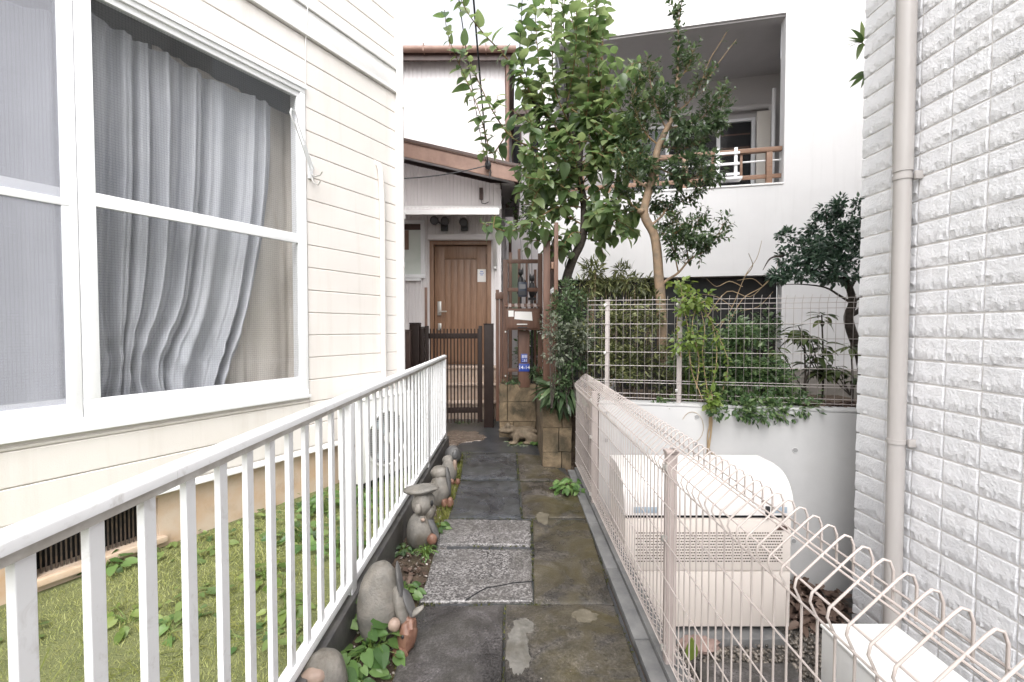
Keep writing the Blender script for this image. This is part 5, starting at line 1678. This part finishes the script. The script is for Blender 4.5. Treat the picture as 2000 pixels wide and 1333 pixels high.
for (px, py, rx, rz_, n_, dy) in ((1300,190,.12,.24,230,0),(1345,245,.18,.16,360,-.1),(1385,225,.12,.16,300,0),(1240,260,.13,.22,260,.1),(1350,330,.20,.14,420,-.1),(1290,380,.18,.14,300,.1),
                                (1255,330,.16,.16,300,.05),(1390,330,.10,.10,160,0),(1325,100,.05,.25,90,0),(1370,460,.16,.12,300,-.1),(1325,480,.10,.16,200,-.1)):
    cloud(lb, at(px, py, YB+dy), (rx, rx, rz_), n_, .058, clump=.045)
emit(lb, tb_, LEAF_MID, M['leaf_dark'], 260)

# ---- round dark tree by the tiled building
YC = 4.35
tc_ = thing('round_tree', 'small round topped tree with dense dark leaves beside the tiled building', 'tree', at(1690, 760, YC))
mb = MB()
branch(mb, smooth_path(pp([(1692,770),(1682,700),(1663,648),(1657,618),(1665,592),(1660,566),(1650,540)], YC)), .052, .026, 9)
branch(mb, smooth_path(pp([(1657,618),(1680,604),(1690,570),(1694,520)], YC, YC+.1)), .026, .012, 7)
mb.build('trunk', M['bark_dark'], tc_, smooth=True)
lc = Leaves()
for (pl_, dy) in (([(1660,590),(1640,578),(1612,562),(1570,556),(1530,556)], -.2), ([(1655,560),(1625,530),(1590,500),(1560,470),(1530,460)], -.1),
                  ([(1655,545),(1640,500),(1620,450),(1612,415)], .1), ([(1690,560),(1690,480),(1680,430)], .1), ([(1652,550),(1600,540),(1560,528)], .3),
                  ([(1665,590),(1720,560),(1760,520)], .1), ([(1660,566),(1700,500),(1740,450)], .2), ([(1530,500),(1505,505),(1490,528)], -.1)):
    pts = smooth_path(pp(pl_, YC, YC+dy))
    mb = MB(); branch(mb, pts, .013, .003, 6); mb.build('branch', M['bark_dark'], tc_, smooth=True)
for (px, py, rx, rz_, n, dy) in ((1612,470,.26,.20,1300,0), (1660,445,.30,.24,1500,.1), (1570,500,.22,.15,800,-.1), (1545,545,.16,.045,350,-.15), (1630,530,.26,.12,900,-.15),
                                  (1700,480,.3,.28,900,.1), (1530,470,.10,.07,200,0), (1640,410,.16,.10,330,.05), (1520,540,.08,.03,120,-.1)):
    cloud(lc, at(px, py, YC+dy), (rx, rx*1.1, rz_), n, .048, clump=.04)
emit(lc, tc_, LEAF_MID, M['leaf_deep'], 200)

def bush(name, label, cat, px, py, Y, parts, tmpl, mat, size, stems, base_z, n_obj=0, clump=.06, droop=.1, stem_mat='twig', shell=.4, sr=.005, n_stem=14, lname='leaf', outk=.8):
    root = thing(name, label, cat, (at(px, py, Y).x, Y, base_z))
    lv = Leaves(); sm = MB()
    b0 = Vector((at(px, py, Y).x, Y, base_z))
    for (qx, qy, dy, rx, ry, rz_, n) in parts:
        c = at(qx, qy, Y+dy)
        cc = cloud(lv, c, (rx, ry, rz_), n, size, clump, droop, shell, outk=outk)
        for k in range(min(n_stem, len(cc))):
            e = Vector(cc[k]); s0 = Vector((c.x + (e.x-c.x)*.3, c.y + (e.y-c.y)*.3, base_z))
            if dy < -.2:      # sprays that hang over the wall edge grow from behind it
                if e.z < .80: continue
                s0 = Vector((e.x, e.y+.30, .83))
            mid = s0.lerp(e, .5) + Vector((random.gauss(0,.03), random.gauss(0,.03), .02))
            branch(sm, smooth_path([s0, mid, e], 3), sr, sr*.35, 5)
    if stems: sm.build('stems', M[stem_mat], root, smooth=True)
    emit(lv, root, tmpl, M[mat], n_obj, lname)
    return root
ZP = .45
bush('olive_shrub', 'dense olive brown small leaved shrub behind the left panel of wire fence', 'shrub', 1240, 700, 4.25,
     [(1185,690,.05,.26,.26,.36,1900),(1250,700,0,.28,.26,.34,1700),(1305,715,.1,.22,.22,.28,1000),(1215,620,.15,.30,.22,.12,700),(1270,610,.0,.16,.16,.10,300)], LEAF_SMALL, 'leaf_olive', .045, True, ZP, clump=.062, stem_mat='bark_dark', shell=.2)
bush('bamboo_clump', 'yellowish bamboo like tuft of fine upright leaves above the olive shrub', 'shrub', 1150, 560, 4.7,
     [(1150,560,0,.16,.14,.20,520),(1200,545,.1,.20,.14,.16,520),(1255,555,.0,.18,.14,.16,460)], LEAF_LONG, 'leaf_olive', .085, True, ZP, clump=.05, stem_mat='dry_stem', n_stem=26, sr=.004)
bush('round_shrub', 'dark green rounded shrub beside the tall timber screen', 'shrub', 1118, 620, 4.55,
     [(1115,600,0,.18,.18,.24,1500),(1125,690,-.05,.22,.18,.28,1700),(1100,750,-.1,.12,.12,.14,500)], LEAF_SMALL, 'leaf_dark', .042, True, .64, clump=.05, stem_mat='bark_dark', n_stem=5)
bush('grey_shrub', 'straggly grey green shrub spilling past the timber screen', 'shrub', 1110, 670, 4.35,
     [(1105,672,0,.20,.14,.15,620),(1080,640,-.05,.06,.08,.12,120),(1130,655,0,.12,.10,.12,300)], LEAF_SMALL, 'leaf_grey', .045, True, .64, clump=.05, stem_mat='bark_dark', n_stem=4)
bush('hanging_grass', 'tuft of dark strappy grass hanging over the stone block wall end', 'grass tuft', 1095, 770, 4.50,
     [(1090,770,0,.12,.08,.08,220)], LEAF_LONG, 'leaf_dark', .20, False, .64, clump=.04, droop=1.1, outk=.5)
bush('evergreen_shrub', 'big fresh green shrub bulging through the wire fence over the concrete wall', 'shrub', 1480, 720, 3.78,
     [(1462,715,.05,.20,.14,.17,1100),(1510,745,.0,.24,.15,.12,1000),(1425,765,-.05,.18,.13,.10,600),(1545,782,-.12,.22,.10,.05,420),(1450,655,.2,.15,.16,.14,520),(1490,790,-.17,.28,.06,.05,460),(1430,780,-.1,.1,.1,.08,200),(1440,800,-.27,.16,.05,.035,260),(1505,804,-.29,.17,.05,.045,320),(1560,798,-.32,.13,.05,.03,180),(1395,700,.12,.13,.12,.24,620),(1345,690,.18,.12,.12,.26,420)], LEAF_SMALL, 'leaf_fresh', .052, True, ZP, clump=.062, droop=.25, stem_mat='green_stem', shell=.15)
bush('dark_shrub', 'dark green shrub in the shade behind the fresh green one', 'shrub', 1440, 640, 4.3,
     [(1430,650,0,.22,.2,.20,700),(1490,665,.1,.20,.2,.20,600),(1385,680,.1,.22,.2,.28,800),(1345,720,.1,.18,.16,.24,500),(1500,620,.2,.10,.1,.06,90)], LEAF_SMALL, 'leaf_dark', .052, True, ZP, clump=.07, stem_mat='bark_dark', shell=.2)
bush('wall_top_weed', 'small bright weed at the foot of the middle fence post', 'weed', 1300, 788, 3.72, [(1300,786,0,.07,.04,.03,110)], LEAF_SMALL, 'leaf_fresh', .045, False, .79, clump=.02)
bush('back_shrub', 'dark foliage behind the letterbox frame', 'shrub', 1040, 690, 6.9,
     [(1045,690,0,.24,.2,.45,1100),(1050,400,1.5,.35,.3,.7,1300)], LEAF_SMALL, 'leaf_fresh', .075, True, .64, clump=.09, stem_mat='bark_dark')
bush('block_wall_fern', 'feathery weeds trailing on top of the low block wall', 'weed', 1040, 735, 5.86,
     [(1000,742,0,.08,.05,.03,90),(1052,735,-.05,.10,.1,.06,240)], LEAF_LONG, 'leaf_dark', .09, False, .66, clump=.04, droop=.3)
# ---- yellow-green climbing vine on the fence
vn = thing('climbing_vine', 'yellow green climbing vine on the wire fence right of its middle post', 'vine', (at(1370, 790, 3.62).x, 3.62, .79))
lv = Leaves(); sm = MB()
for pl_ in ([(1386,792),(1378,740),(1372,690),(1376,640),(1362,590),(1340,570),(1330,600)], [(1372,780),(1350,720),(1345,650),(1335,600),(1330,560),(1322,545)],
            [(1386,780),(1400,700),(1392,640),(1372,600),(1350,585)], [(1360,760),(1365,700),(1352,640),(1362,600),(1385,588),(1402,610)], [(1330,700),(1322,640),(1328,600)],
            [(1410,770),(1422,710),(1405,660),(1385,620)]):
    pts = smooth_path(pp(pl_, 3.64, 3.60)); branch(sm, pts, .004, .002, 5)
    lv.along(pts, .020, .042, droop=.35, t0=.15, fwd=.1, rnd=.6)
sm.build('stems', M['dry_stem'], vn, smooth=True)
cloud(lv, at(1355,590,3.6), (.15,.06,.06), 110, .040, .05, .3); cloud(lv, at(1350,640,3.62), (.13,.06,.22), 150, .036, .05, .3); cloud(lv, at(1328,558,3.7), (.05,.05,.07), 40, .042, .03, .3)
emit(lv, vn, HEART, M['leaf_lime'], 160)
# dry root of the vine running down the concrete wall
def wallp(px, py, off=.02):
    q = hit(wm(CW).inverted(), px, py, -off); return wm(CW) @ q
rt = thing('dry_vine_root', 'dry brown vine root running down the concrete wall', 'vine', wallp(1386, 890))
mb = MB()
for j in range(5):
    pts = smooth_path([wallp(1384+j*2, 770, .01)] + [wallp(1386+random.uniform(-5,5), y, .012+.006*j) for y in (800, 822, 845, 868, 884)] + [wallp(1375+j*9, 895, .015)])
    branch(mb, pts, .007-.001*j, .0025, 6)
mb.build('root', M['dry_stem'], rt, smooth=True)
lv = Leaves(); cloud(lv, wallp(1388, 785, .05), (.05,.03,.06), 60, .05, .03, .5)
emit(lv, rt, HEART, M['leaf_lime'], 0)
# fine stain loop where an old tendril clung to the wall
mb = MB()
lp = [wallp(1352+22*math.cos(a), 835+30*math.sin(a)*1.0, .004) for a in [i*.35-2.6 for i in range(13)]]
mb.tube(lp, .0018, 4); mb.build('tendril', M['dry_stem'], rt)

# ---- broad-leaf rosette plants
M['leaf_mid'] = leaf_mat('mid green glossy leaves', (.03,.05,.02), (.07,.10,.035), (.17,.20,.085), rough=.3, trans=.25)
def rosette(label, px, py_top, py_base, Y, n, size, seed):
    random.seed(seed)
    top = at(px, py_top, Y); base = Vector((at(px, py_base, Y).x, Y, ZP))
    r_ = thing('rosette_plant', label, 'plant', base)
    mb = MB(); branch(mb, smooth_path([base, base.lerp(top, .5)+Vector((.02,0,0)), top]), .010, .006, 6)
    mb.build('stem', M['bark_dark'], r_, smooth=True)
    lv = Leaves(); heads = [top] + [top+Vector((random.uniform(-.22,.22), random.uniform(-.12,.12), random.uniform(-.30,-.04))) for _ in range(4)]
    mb2 = MB()
    for hq in heads[1:]: branch(mb2, [base.lerp(top, .45), base.lerp(top,.5).lerp(hq,.6), hq], .006, .004, 5)
    mb2.build('side_stem', M['bark_dark'], r_, smooth=True)
    for hq in heads:
        for k in range(n):
            a = k*2.4; t = random.uniform(0, 1)
            d = Vector((math.cos(a), math.sin(a)*.9, .4-.95*t))
            lv.put(hq+Vector((0,0,-.05*t)) + d*.015, d.normalized(), Vector((0,-.2,1)), size*random.uniform(.65,1.1))
    emit(lv, r_, leaf_template(.40,.12,.32,5), M['leaf_mid'], 60)
rosette('rosette plant with drooping glossy leaves, tallest of the three by the round tree', 1605, 615, 720, 4.15, 13, .15, 1)
rosette('rosette plant with drooping leaves, left of the tallest one', 1570, 655, 720, 4.0, 11, .14, 2)
rosette('rosette plant with drooping leaves, nearest the tiled building', 1662, 670, 760, 3.9, 11, .14, 3)
random.seed(99)
# bare wiry branches in front of the dark opening
wb = thing('bare_shrub', 'bare wiry branches in front of the dark opening under the balcony', 'shrub', (at(1420, 640, 5.0).x, 5.0, ZP))
mb = MB()
for pl_ in ([(1400,650),(1430,600),(1455,540),(1478,505),(1488,470)], [(1420,640),(1450,585),(1490,560),(1515,530),(1520,500)], [(1380,620),(1420,570),(1465,580),(1500,548)],
            [(1395,640),(1440,610),(1480,600),(1510,570)], [(1450,560),(1425,550),(1400,560),(1380,545)], [(1455,540),(1470,520),(1462,495)], [(1430,600),(1400,580),(1370,575)], [(1490,560),(1470,545),(1440,548)]):
    branch(mb, smooth_path(pp(pl_, 5.0, 4.8)), .006, .002, 5)
mb.tube(smooth_path([Vector((at(1400,650,5.0).x, 5.0, ZP)), at(1400,650,5.0)]), .008, 5)
mb.tube([Vector((at(1420,640,5.0).x, 5.0, ZP)), at(1420,640,5.0)], .008, 5)
mb.build('stems', M['dry_stem'], wb, smooth=True)
# leafy spray peeping out high behind the tiled wall
sp_ = thing('leaf_spray', 'spray of narrow leaves peeping out high behind the tiled building edge', 'branch', at(1720, 120, 3.9))
mb = MB(); b1 = smooth_path(pp([(1760,130),(1710,100),(1690,90),(1680,78)], 3.9)); b2 = smooth_path(pp([(1750,150),(1705,125),(1690,140)], 3.9))
branch(mb, b1, .008, .003, 6); branch(mb, b2, .006, .002, 6)
# the bough it grows from, rising out of the ground behind the building
branch(mb, smooth_path([Vector((3.9, 4.2, ZP)), Vector((3.8, 4.2, 2.2)), Vector((3.6, 4.0, 3.4)), b1[0]]), .03, .008, 7)
mb.build('stem', M['twig'], sp_, smooth=True)
lv = Leaves()
for q in [(-1,.1),(-.9,.5),(-.5,.9),(-.8,-.4),(-.2,1),(-.4,-.9),(.1,.9),(-1,-.1)]:
    lv.put(b1[-3], Vector((q[0], -.3, q[1]*.6)), Vector((0,-.3,1)), .17)
for q in [(-.7,-.8),(-.3,-1),(-.9,-.5)]:
    lv.put(b2[-1], Vector((q[0], -.3, q[1])), Vector((.5,-.6,.5)), .17)
emit(lv, sp_, leaf_template(.24,.10,.22,5), M['leaf_big'], 12)

# ---- broad weeds by the path edge (foreground) and small tufts
def weed(label, px, py, z0, n, size, spread, hh, seed, mat='leaf_weed', group=None, n_obj=80, tmpl=HEART, cat='weed', name='weed'):
    random.seed(seed)
    b = gnd(px, py, z0)
    r_ = thing(name, label, cat, b, group=group)
    sm = MB(); lv = Leaves()
    for k in range(n):
        a = random.uniform(0, 6.283); q = random.random()**.6
        e = b + Vector((math.cos(a)*spread*q, math.sin(a)*spread*q, hh*random.uniform(.25, 1)*(1-.4*q)))
        mid = b.lerp(e, .5) + Vector((0,0,hh*.15))
        if n <= 60: branch(sm, smooth_path([b+Vector((random.gauss(0,.01), random.gauss(0,.01), -.01)), mid, e], 3), .0022, .0012, 4)
        d = Vector((math.cos(a)+random.gauss(0,.5), math.sin(a)+random.gauss(0,.5), -.15))
        lv.put(e, d.normalized(), Vector((random.gauss(0,.3), random.gauss(0,.3)-.3, 1)), size*random.uniform(.55, 1.15))
    if sm.v: sm.build('stems', M['green_stem'], r_, smooth=True)
    emit(lv, r_, tmpl, M[mat], min(n_obj, n))
weed('clump of broad heart shaped weed leaves at the near path edge', 722, 1290, -.02, 34, .072, .13, .16, 1)
weed('upright weed with heart leaves between kerb and the tallest stone figure', 690, 1235, -.02, 18, .055, .07, .26, 2)
weed('weed clump beside the tallest stone figure foot at bottom edge', 690, 1333, -.02, 22, .065, .12, .12, 3)
weed('low leafy weed behind the tallest stone figure', 790, 1165, -.02, 30, .045, .09, .07, 4)
weed('feathery green weed at the foot of hatted stone figure', 832, 1085, -.02, 60, .035, .07, .09, 5, tmpl=LEAF_LONG)
weed('small dark weed left of the hatted figure', 790, 1078, -.02, 26, .035, .06, .06, 6, mat='leaf_dark')
weed('small weed right of the hatted figure with a yellow leaf', 858, 1040, -.02, 24, .045, .06, .07, 7)
weed('green weed growing from the kerb at the mesh fence foot', 1110, 960, .0, 60, .055, .13, .12, 8)
weed('tiny weed at the toe of the stone block wall', 1047, 868, .0, 20, .05, .07, .05, 9)
weed('weed on the stone block wall end, under the timber screen', 1072, 778, .67, 24, .06, .09, .05, 10)
for i, (px, py, nm) in enumerate(((905, 826, 'pair of dark leaves lying on the yard in front of the gate'),)):
    weed(nm, px, py, .0, 9, .08, .12, .02, 20+i, mat='leaf_dark', cat='leaves', name='fallen_leaves')
weed('scatter of pale fallen petals beside the toad statue', 1010, 866, .0, 26, .035, .16, .008, 30, mat='leaf_grey', cat='petals', name='fallen_petals')
# mossy strip of grass along the far half of the path
st2 = []
n = 2600
Yg = rng.uniform(3.2, 5.05, n); Xg = -.52 + .03*np.sin(Yg*4) + rng.normal(0, .035, n)
Xg = np.where(Yg < 3.6, Xg-.02, Xg)
Pg = np.stack([Xg, Yg, np.full(n, -.03)], 1)
Dg = unit(rng.normal(size=(n,3))*np.array([.5,.5,.15]) + np.array([0,0,.8]))
Ug = unit(rng.normal(size=(n,3)))
Xa, Ya, Za = frames(Dg, Ug)
blade = ([(0,.06,0),(0,-.06,0),(1,0,.1)], [(0,1,2)])
o = link('moss_grass', scatter_mesh('moss_grass', *blade, Xa, Ya, Za, Pg, rng.uniform(.02,.06,n), M['leaf_strip']))
tag(o, 'yellowish mossy grass strip along the far left edge of path', 'grass', kind='stuff')
# moss creeping along the slab joints
M['joint_moss'] = leaf_mat('joint moss', (.03,.035,.01), (.06,.065,.018), (.11,.11,.035), rough=.8, trans=.15, spec=.2)
jp = []
for mt_, quad, lab_ in SLABS:
    qv = [Vector((q[0], q[1], 0)) for q in quad]
    for a, b2 in zip(qv, qv[1:]+qv[:1]):
        L = (b2-a).length
        for k in range(int(L*170)):
            t = random.random(); p = a.lerp(b2, t)
            if noise.noise(Vector((p.x*4+3, p.y*4, 2))) < -.05: continue
            jp.append((p.x+random.gauss(0,.007), p.y+random.gauss(0,.007), -.008))
Pg = np.array(jp); n = len(Pg)
Dg = unit(rng.normal(size=(n,3))*np.array([.7,.7,.15]) + np.array([0,0,.6]))
Xa, Ya, Za = frames(Dg, unit(rng.normal(size=(n,3))))
o = link('joint_moss', scatter_mesh('joint_moss', [(0,.25,0),(0,-.25,0),(1,0,.12)], [(0,1,2)], Xa, Ya, Za, Pg, rng.uniform(.006,.02,n), M['joint_moss']))
tag(o, 'dark olive moss in the joints between the paving slabs', 'moss', kind='stuff')
# soil debris and pebbles along the left edge
ico = bmesh.new(); bmesh.ops.create_icosphere(ico, subdivisions=1, radius=1)
iv = np.array([v.co[:] for v in ico.verts]); ifc = np.array([[v.index for v in f_.verts] for f_ in ico.faces]); ico.free()
def pebbles(name, label, cat, n, xr, yr, z, smin, smax, mat, test=None, flat=.6):
    x = rng.uniform(*xr, n); y = rng.uniform(*yr, n)
    if test is not None:
        k = test(x, y); x, y = x[k], y[k]; n = len(x)
    Pq = np.stack([x, y, z + rng.uniform(0, .012, n)], 1)
    D = unit(rng.normal(size=(n,3))*np.array([1,1,.25])); U = unit(np.array([0,0,1.]) + rng.normal(size=(n,3))*.2)
    Xq, Yq, Zq = frames(D, U)
    tv = iv*np.array([1,.75,flat])
    o = link(name, scatter_mesh(name, tv, ifc, Xq, Yq, Zq, Pq, smin+(smax-smin)*rng.random(n)**2, mat, True))
    return tag(o, label, cat, kind='stuff')
M['pebble'] = leaf_mat('wet pebble', (.03,.027,.025), (.10,.085,.07), (.24,.21,.18), rough=.35, trans=0.0)
M['pebble_pale'] = leaf_mat('pale grit', (.06,.05,.04), (.16,.13,.11), (.5,.46,.42), rough=.6, trans=0.0)
pebbles('gravel', 'wet dark gravel under the outdoor unit behind the wire fence', 'gravel', 9000, (.72, 2.29), (.9, 3.7), G_LOW+.006, .008, .022, M['pebble'])
pebbles('grit', 'pale grit and crumbs on the soil strip by the stone figures', 'grit', 900, (-.72, -.44), (1.5, 5.0), -.026, .003, .010, M['pebble_pale'])
pebbles('path_crumbs', 'tiny pale crumbs scattered on the footpath', 'crumbs', 46, (-.45, .52), (1.7, 5.0), -.002, .0015, .0045, M['pebble_pale'])
# dead leaves
def leaf_pile(name, label, n, cx, cy, rx, ry, z, size, mat='litter', hh=.05):
    lv = Leaves()
    for k in range(n):
        a = random.uniform(0, 6.283); q = math.sqrt(random.random())
        lv.put((cx+rx*q*math.cos(a), cy+ry*q*math.sin(a), z+random.uniform(0, hh)), Vector((random.gauss(0,1), random.gauss(0,1), random.gauss(0,.25))).normalized(), (random.gauss(0,.3), random.gauss(0,.3), 1), size*random.uniform(.6,1.2))
    r_ = thing(name, label, 'leaf litter', (cx, cy, z), kind='stuff')
    emit(lv, r_, leaf_template(.5,.25,.25,4), M[mat], 0)
    for ch in r_.children: ch['kind'] = 'stuff'
leaf_pile('leaf_litter', 'reddish dead leaf litter between concrete wall and tiled building', 420, 2.05, 3.18, .30, .26, G_LOW+.01, .10, hh=.09)
leaf_pile('leaf_litter', 'brown dead leaves on the soil beside the stone figures', 46, -.58, 2.45, .10, .35, -.02, .05, hh=.02)
leaf_pile('leaf_litter', 'dry leaves along the planter edge by the tiled building', 160, 2.6, 3.62, .45, .14, .77, .08, hh=.03)
yl = thing('yellow_leaf', 'single upright yellow leaf on the stepping slab below the outdoor unit', 'leaf', (1.05, 2.62, -.56))
lv = Leaves(); lv.put((1.05, 2.62, -.555), Vector((-.05,-.25,.95)), Vector((0,-1,-.1)), .17); emit(lv, yl, leaf_template(.5,.1,.1,5), M['leaf_lime'], 1)
o = grid_slab('stepping_slab', [(1.08, 2.2), (1.62, 2.2), (1.64, 2.62), (1.06, 2.62)], -.565, .08, M['slab_dark'], None, seed=71)
tag(o, 'plain stepping slab in the gravel in front of the outdoor unit', 'slab', kind='structure')
o = MB().blob((1.16, 2.78, -.575), (.13,.07,.045), 81, .25, freq=2.6).build('pink_stone', M['stone_pink'] if False else surf('dusky pink stone', (.19,.125,.11), (.27,.195,.17), 9, rough=.8, bump=.6), None, smooth=True)
tag(o, 'dusky pink flat stone in the gravel under the outdoor unit', 'stone')

# ---- turf in the little garden
M['leaf_turf'] = leaf_mat('turf weed leaves', (.05,.09,.03), (.11,.17,.05), (.22,.28,.09), rough=.5, trans=.35)
n = 150000
Yg = rng.uniform(.5, 5.15, n); Xg = rng.uniform(-3.6, -.815, n)
ux, uy = .485, .875; nx_, ny_ = .875, -.485
dist = (Xg+1.70)*nx_ + (Yg-3.78)*ny_
keep = dist > .02
den = np.array([.5+.5*math.sin(x*3.1+1)*math.cos(y*2.3) for x, y in zip(Xg, Yg)])
keep &= rng.random(n) < (.55+.45*den)
Xg, Yg, den = Xg[keep], Yg[keep], den[keep]; n = len(Xg)
Pg = np.stack([Xg, Yg, np.full(n, -.004)], 1)
Dg = unit(rng.normal(size=(n,3))*np.array([.55,.55,.1]) + np.array([0,0,.75]))
Xa, Ya, Za = frames(Dg, unit(rng.normal(size=(n,3))))
o = link('turf_grass', scatter_mesh('turf_grass', [(0,.07,0),(0,-.07,0),(1,0,.12)], [(0,1,2)], Xa, Ya, Za, Pg, rng.uniform(.012,.034,n)*(.7+.6*den), M['grass']))
tag(o, 'short mossy green turf in the garden under the big window', 'grass', kind='stuff')
# long straggling dry blades
n = 700
c0 = rng.integers(0, 3, n)
cs = np.array([[-1.66,1.55],[-1.35,1.95],[-1.45,2.6]])
Xg = cs[c0,0]+rng.normal(0,.16,n); Yg = cs[c0,1]+rng.normal(0,.22,n)
k = ((Xg+1.70)*nx_ + (Yg-3.78)*ny_ > .05) & (Xg < -.84)
Xg, Yg = Xg[k], Yg[k]; n = len(Xg)
Pg = np.stack([Xg, Yg, np.full(n, .0)], 1)
Dg = unit(rng.normal(size=(n,3))*np.array([1,1,.12]) + np.array([0,0,.25]))
Xa, Ya, Za = frames(Dg, unit(np.array([0,0,1.])+rng.normal(size=(n,3))*.2))
o = link('long_grass', scatter_mesh('long_grass', leaf_template(.03,.0,.3,4)[0], leaf_template(.03,.0,.3,4)[1], Xa, Ya, Za, Pg, rng.uniform(.06,.17,n), M['leaf_strip']))
tag(o, 'straggling yellow grass lying over the garden turf', 'grass', kind='stuff')
GW = [(205,1120,20,.07,.10,.10,'weed with rounded leaves at the foundation under the vent'), (400,1010,40,.06,.14,.16,'bushy weed against the stained foundation, right of vent'),
      (470,985,26,.06,.12,.14,'weed by the foundation, second bush right of the vent'), (330,1235,10,.06,.10,.05,'low weed alone in the middle of turf'), (250,1215,18,.055,.13,.06,'yellowish low weed in the near turf'),
      (520,1130,16,.07,.12,.08,'broad weed in the turf midway along railing'), (580,1060,22,.075,.14,.12,'broad bright weed in the turf before railing post'), (560,1190,12,.06,.10,.06,'small weed by the railing foot'),
      (640,1000,40,.06,.18,.18,'leafy weed patch near the air conditioner'), (700,985,40,.06,.18,.16,'leafy weed patch in front of the air conditioner'), (610,900,20,.05,.08,.24,'upright weed climbing the far foundation'),
      (480,1250,8,.06,.10,.04,'sparse weed in the near turf close to railing'), (660,1080,30,.06,.16,.10,'weed patch behind the railing post'), (740,930,40,.06,.2,.14,'weed patch at far end of garden')]
for i, (px, py, n_, s_, sp__, hh, lab) in enumerate(GW):
    weed(lab, px, py, .0, n_, s_, sp__, hh, 60+i, mat='leaf_weed' if i not in (4,5,7) else 'leaf_lime', n_obj=40)

lv = Leaves(); random.seed(321)
for k in range(520):
    for _ in range(20):
        y = random.uniform(1.0, 5.0); x = random.uniform(-2.6, -.84)
        dd_ = (x+1.70)*nx_ + (y-3.78)*ny_
        if dd_ > .03 and noise.noise(Vector((x*2.2, y*2.2, 1))) + .35*(y-2.6) > .0: break
    q = random.choice([(0,0),(.03,.02),(-.03,.03)])
    a = random.uniform(0, 6.283)
    lv.put((x+q[0], y+q[1], random.uniform(.012,.05)), Vector((math.cos(a), math.sin(a), -.1)), Vector((random.gauss(0,.3), random.gauss(0,.3)-.2, 1)), random.uniform(.02,.06))
gc = thing('ground_cover', 'small leafy weeds growing all through the garden turf', 'ground cover', (-1.5, 2.5, 0), kind='stuff')
emit(lv, gc, HEART, M['leaf_turf'], 0)

# repeats share a group
GROUPS = {'stone_figure': 'stone figures along the path edge', 'air_conditioner': 'air conditioner outdoor units', 'gate_post': 'dark posts beside the gate',
          'security_lamp': 'security lamps over the front door', 'rosette_plant': 'rosette plants by the round tree', 'ornament': 'dark ornaments behind the trellis rail',
          'weed': 'weeds along the path and in the garden', 'stone_block_wall': 'mossy stone block walls', 'curtain': 'curtains in the big window'}
for o in scene.objects:
    k = o.name.split('.')[0]
    if k in GROUPS and 'category' in o and not o.get('group'):
        o['group'] = GROUPS[k]
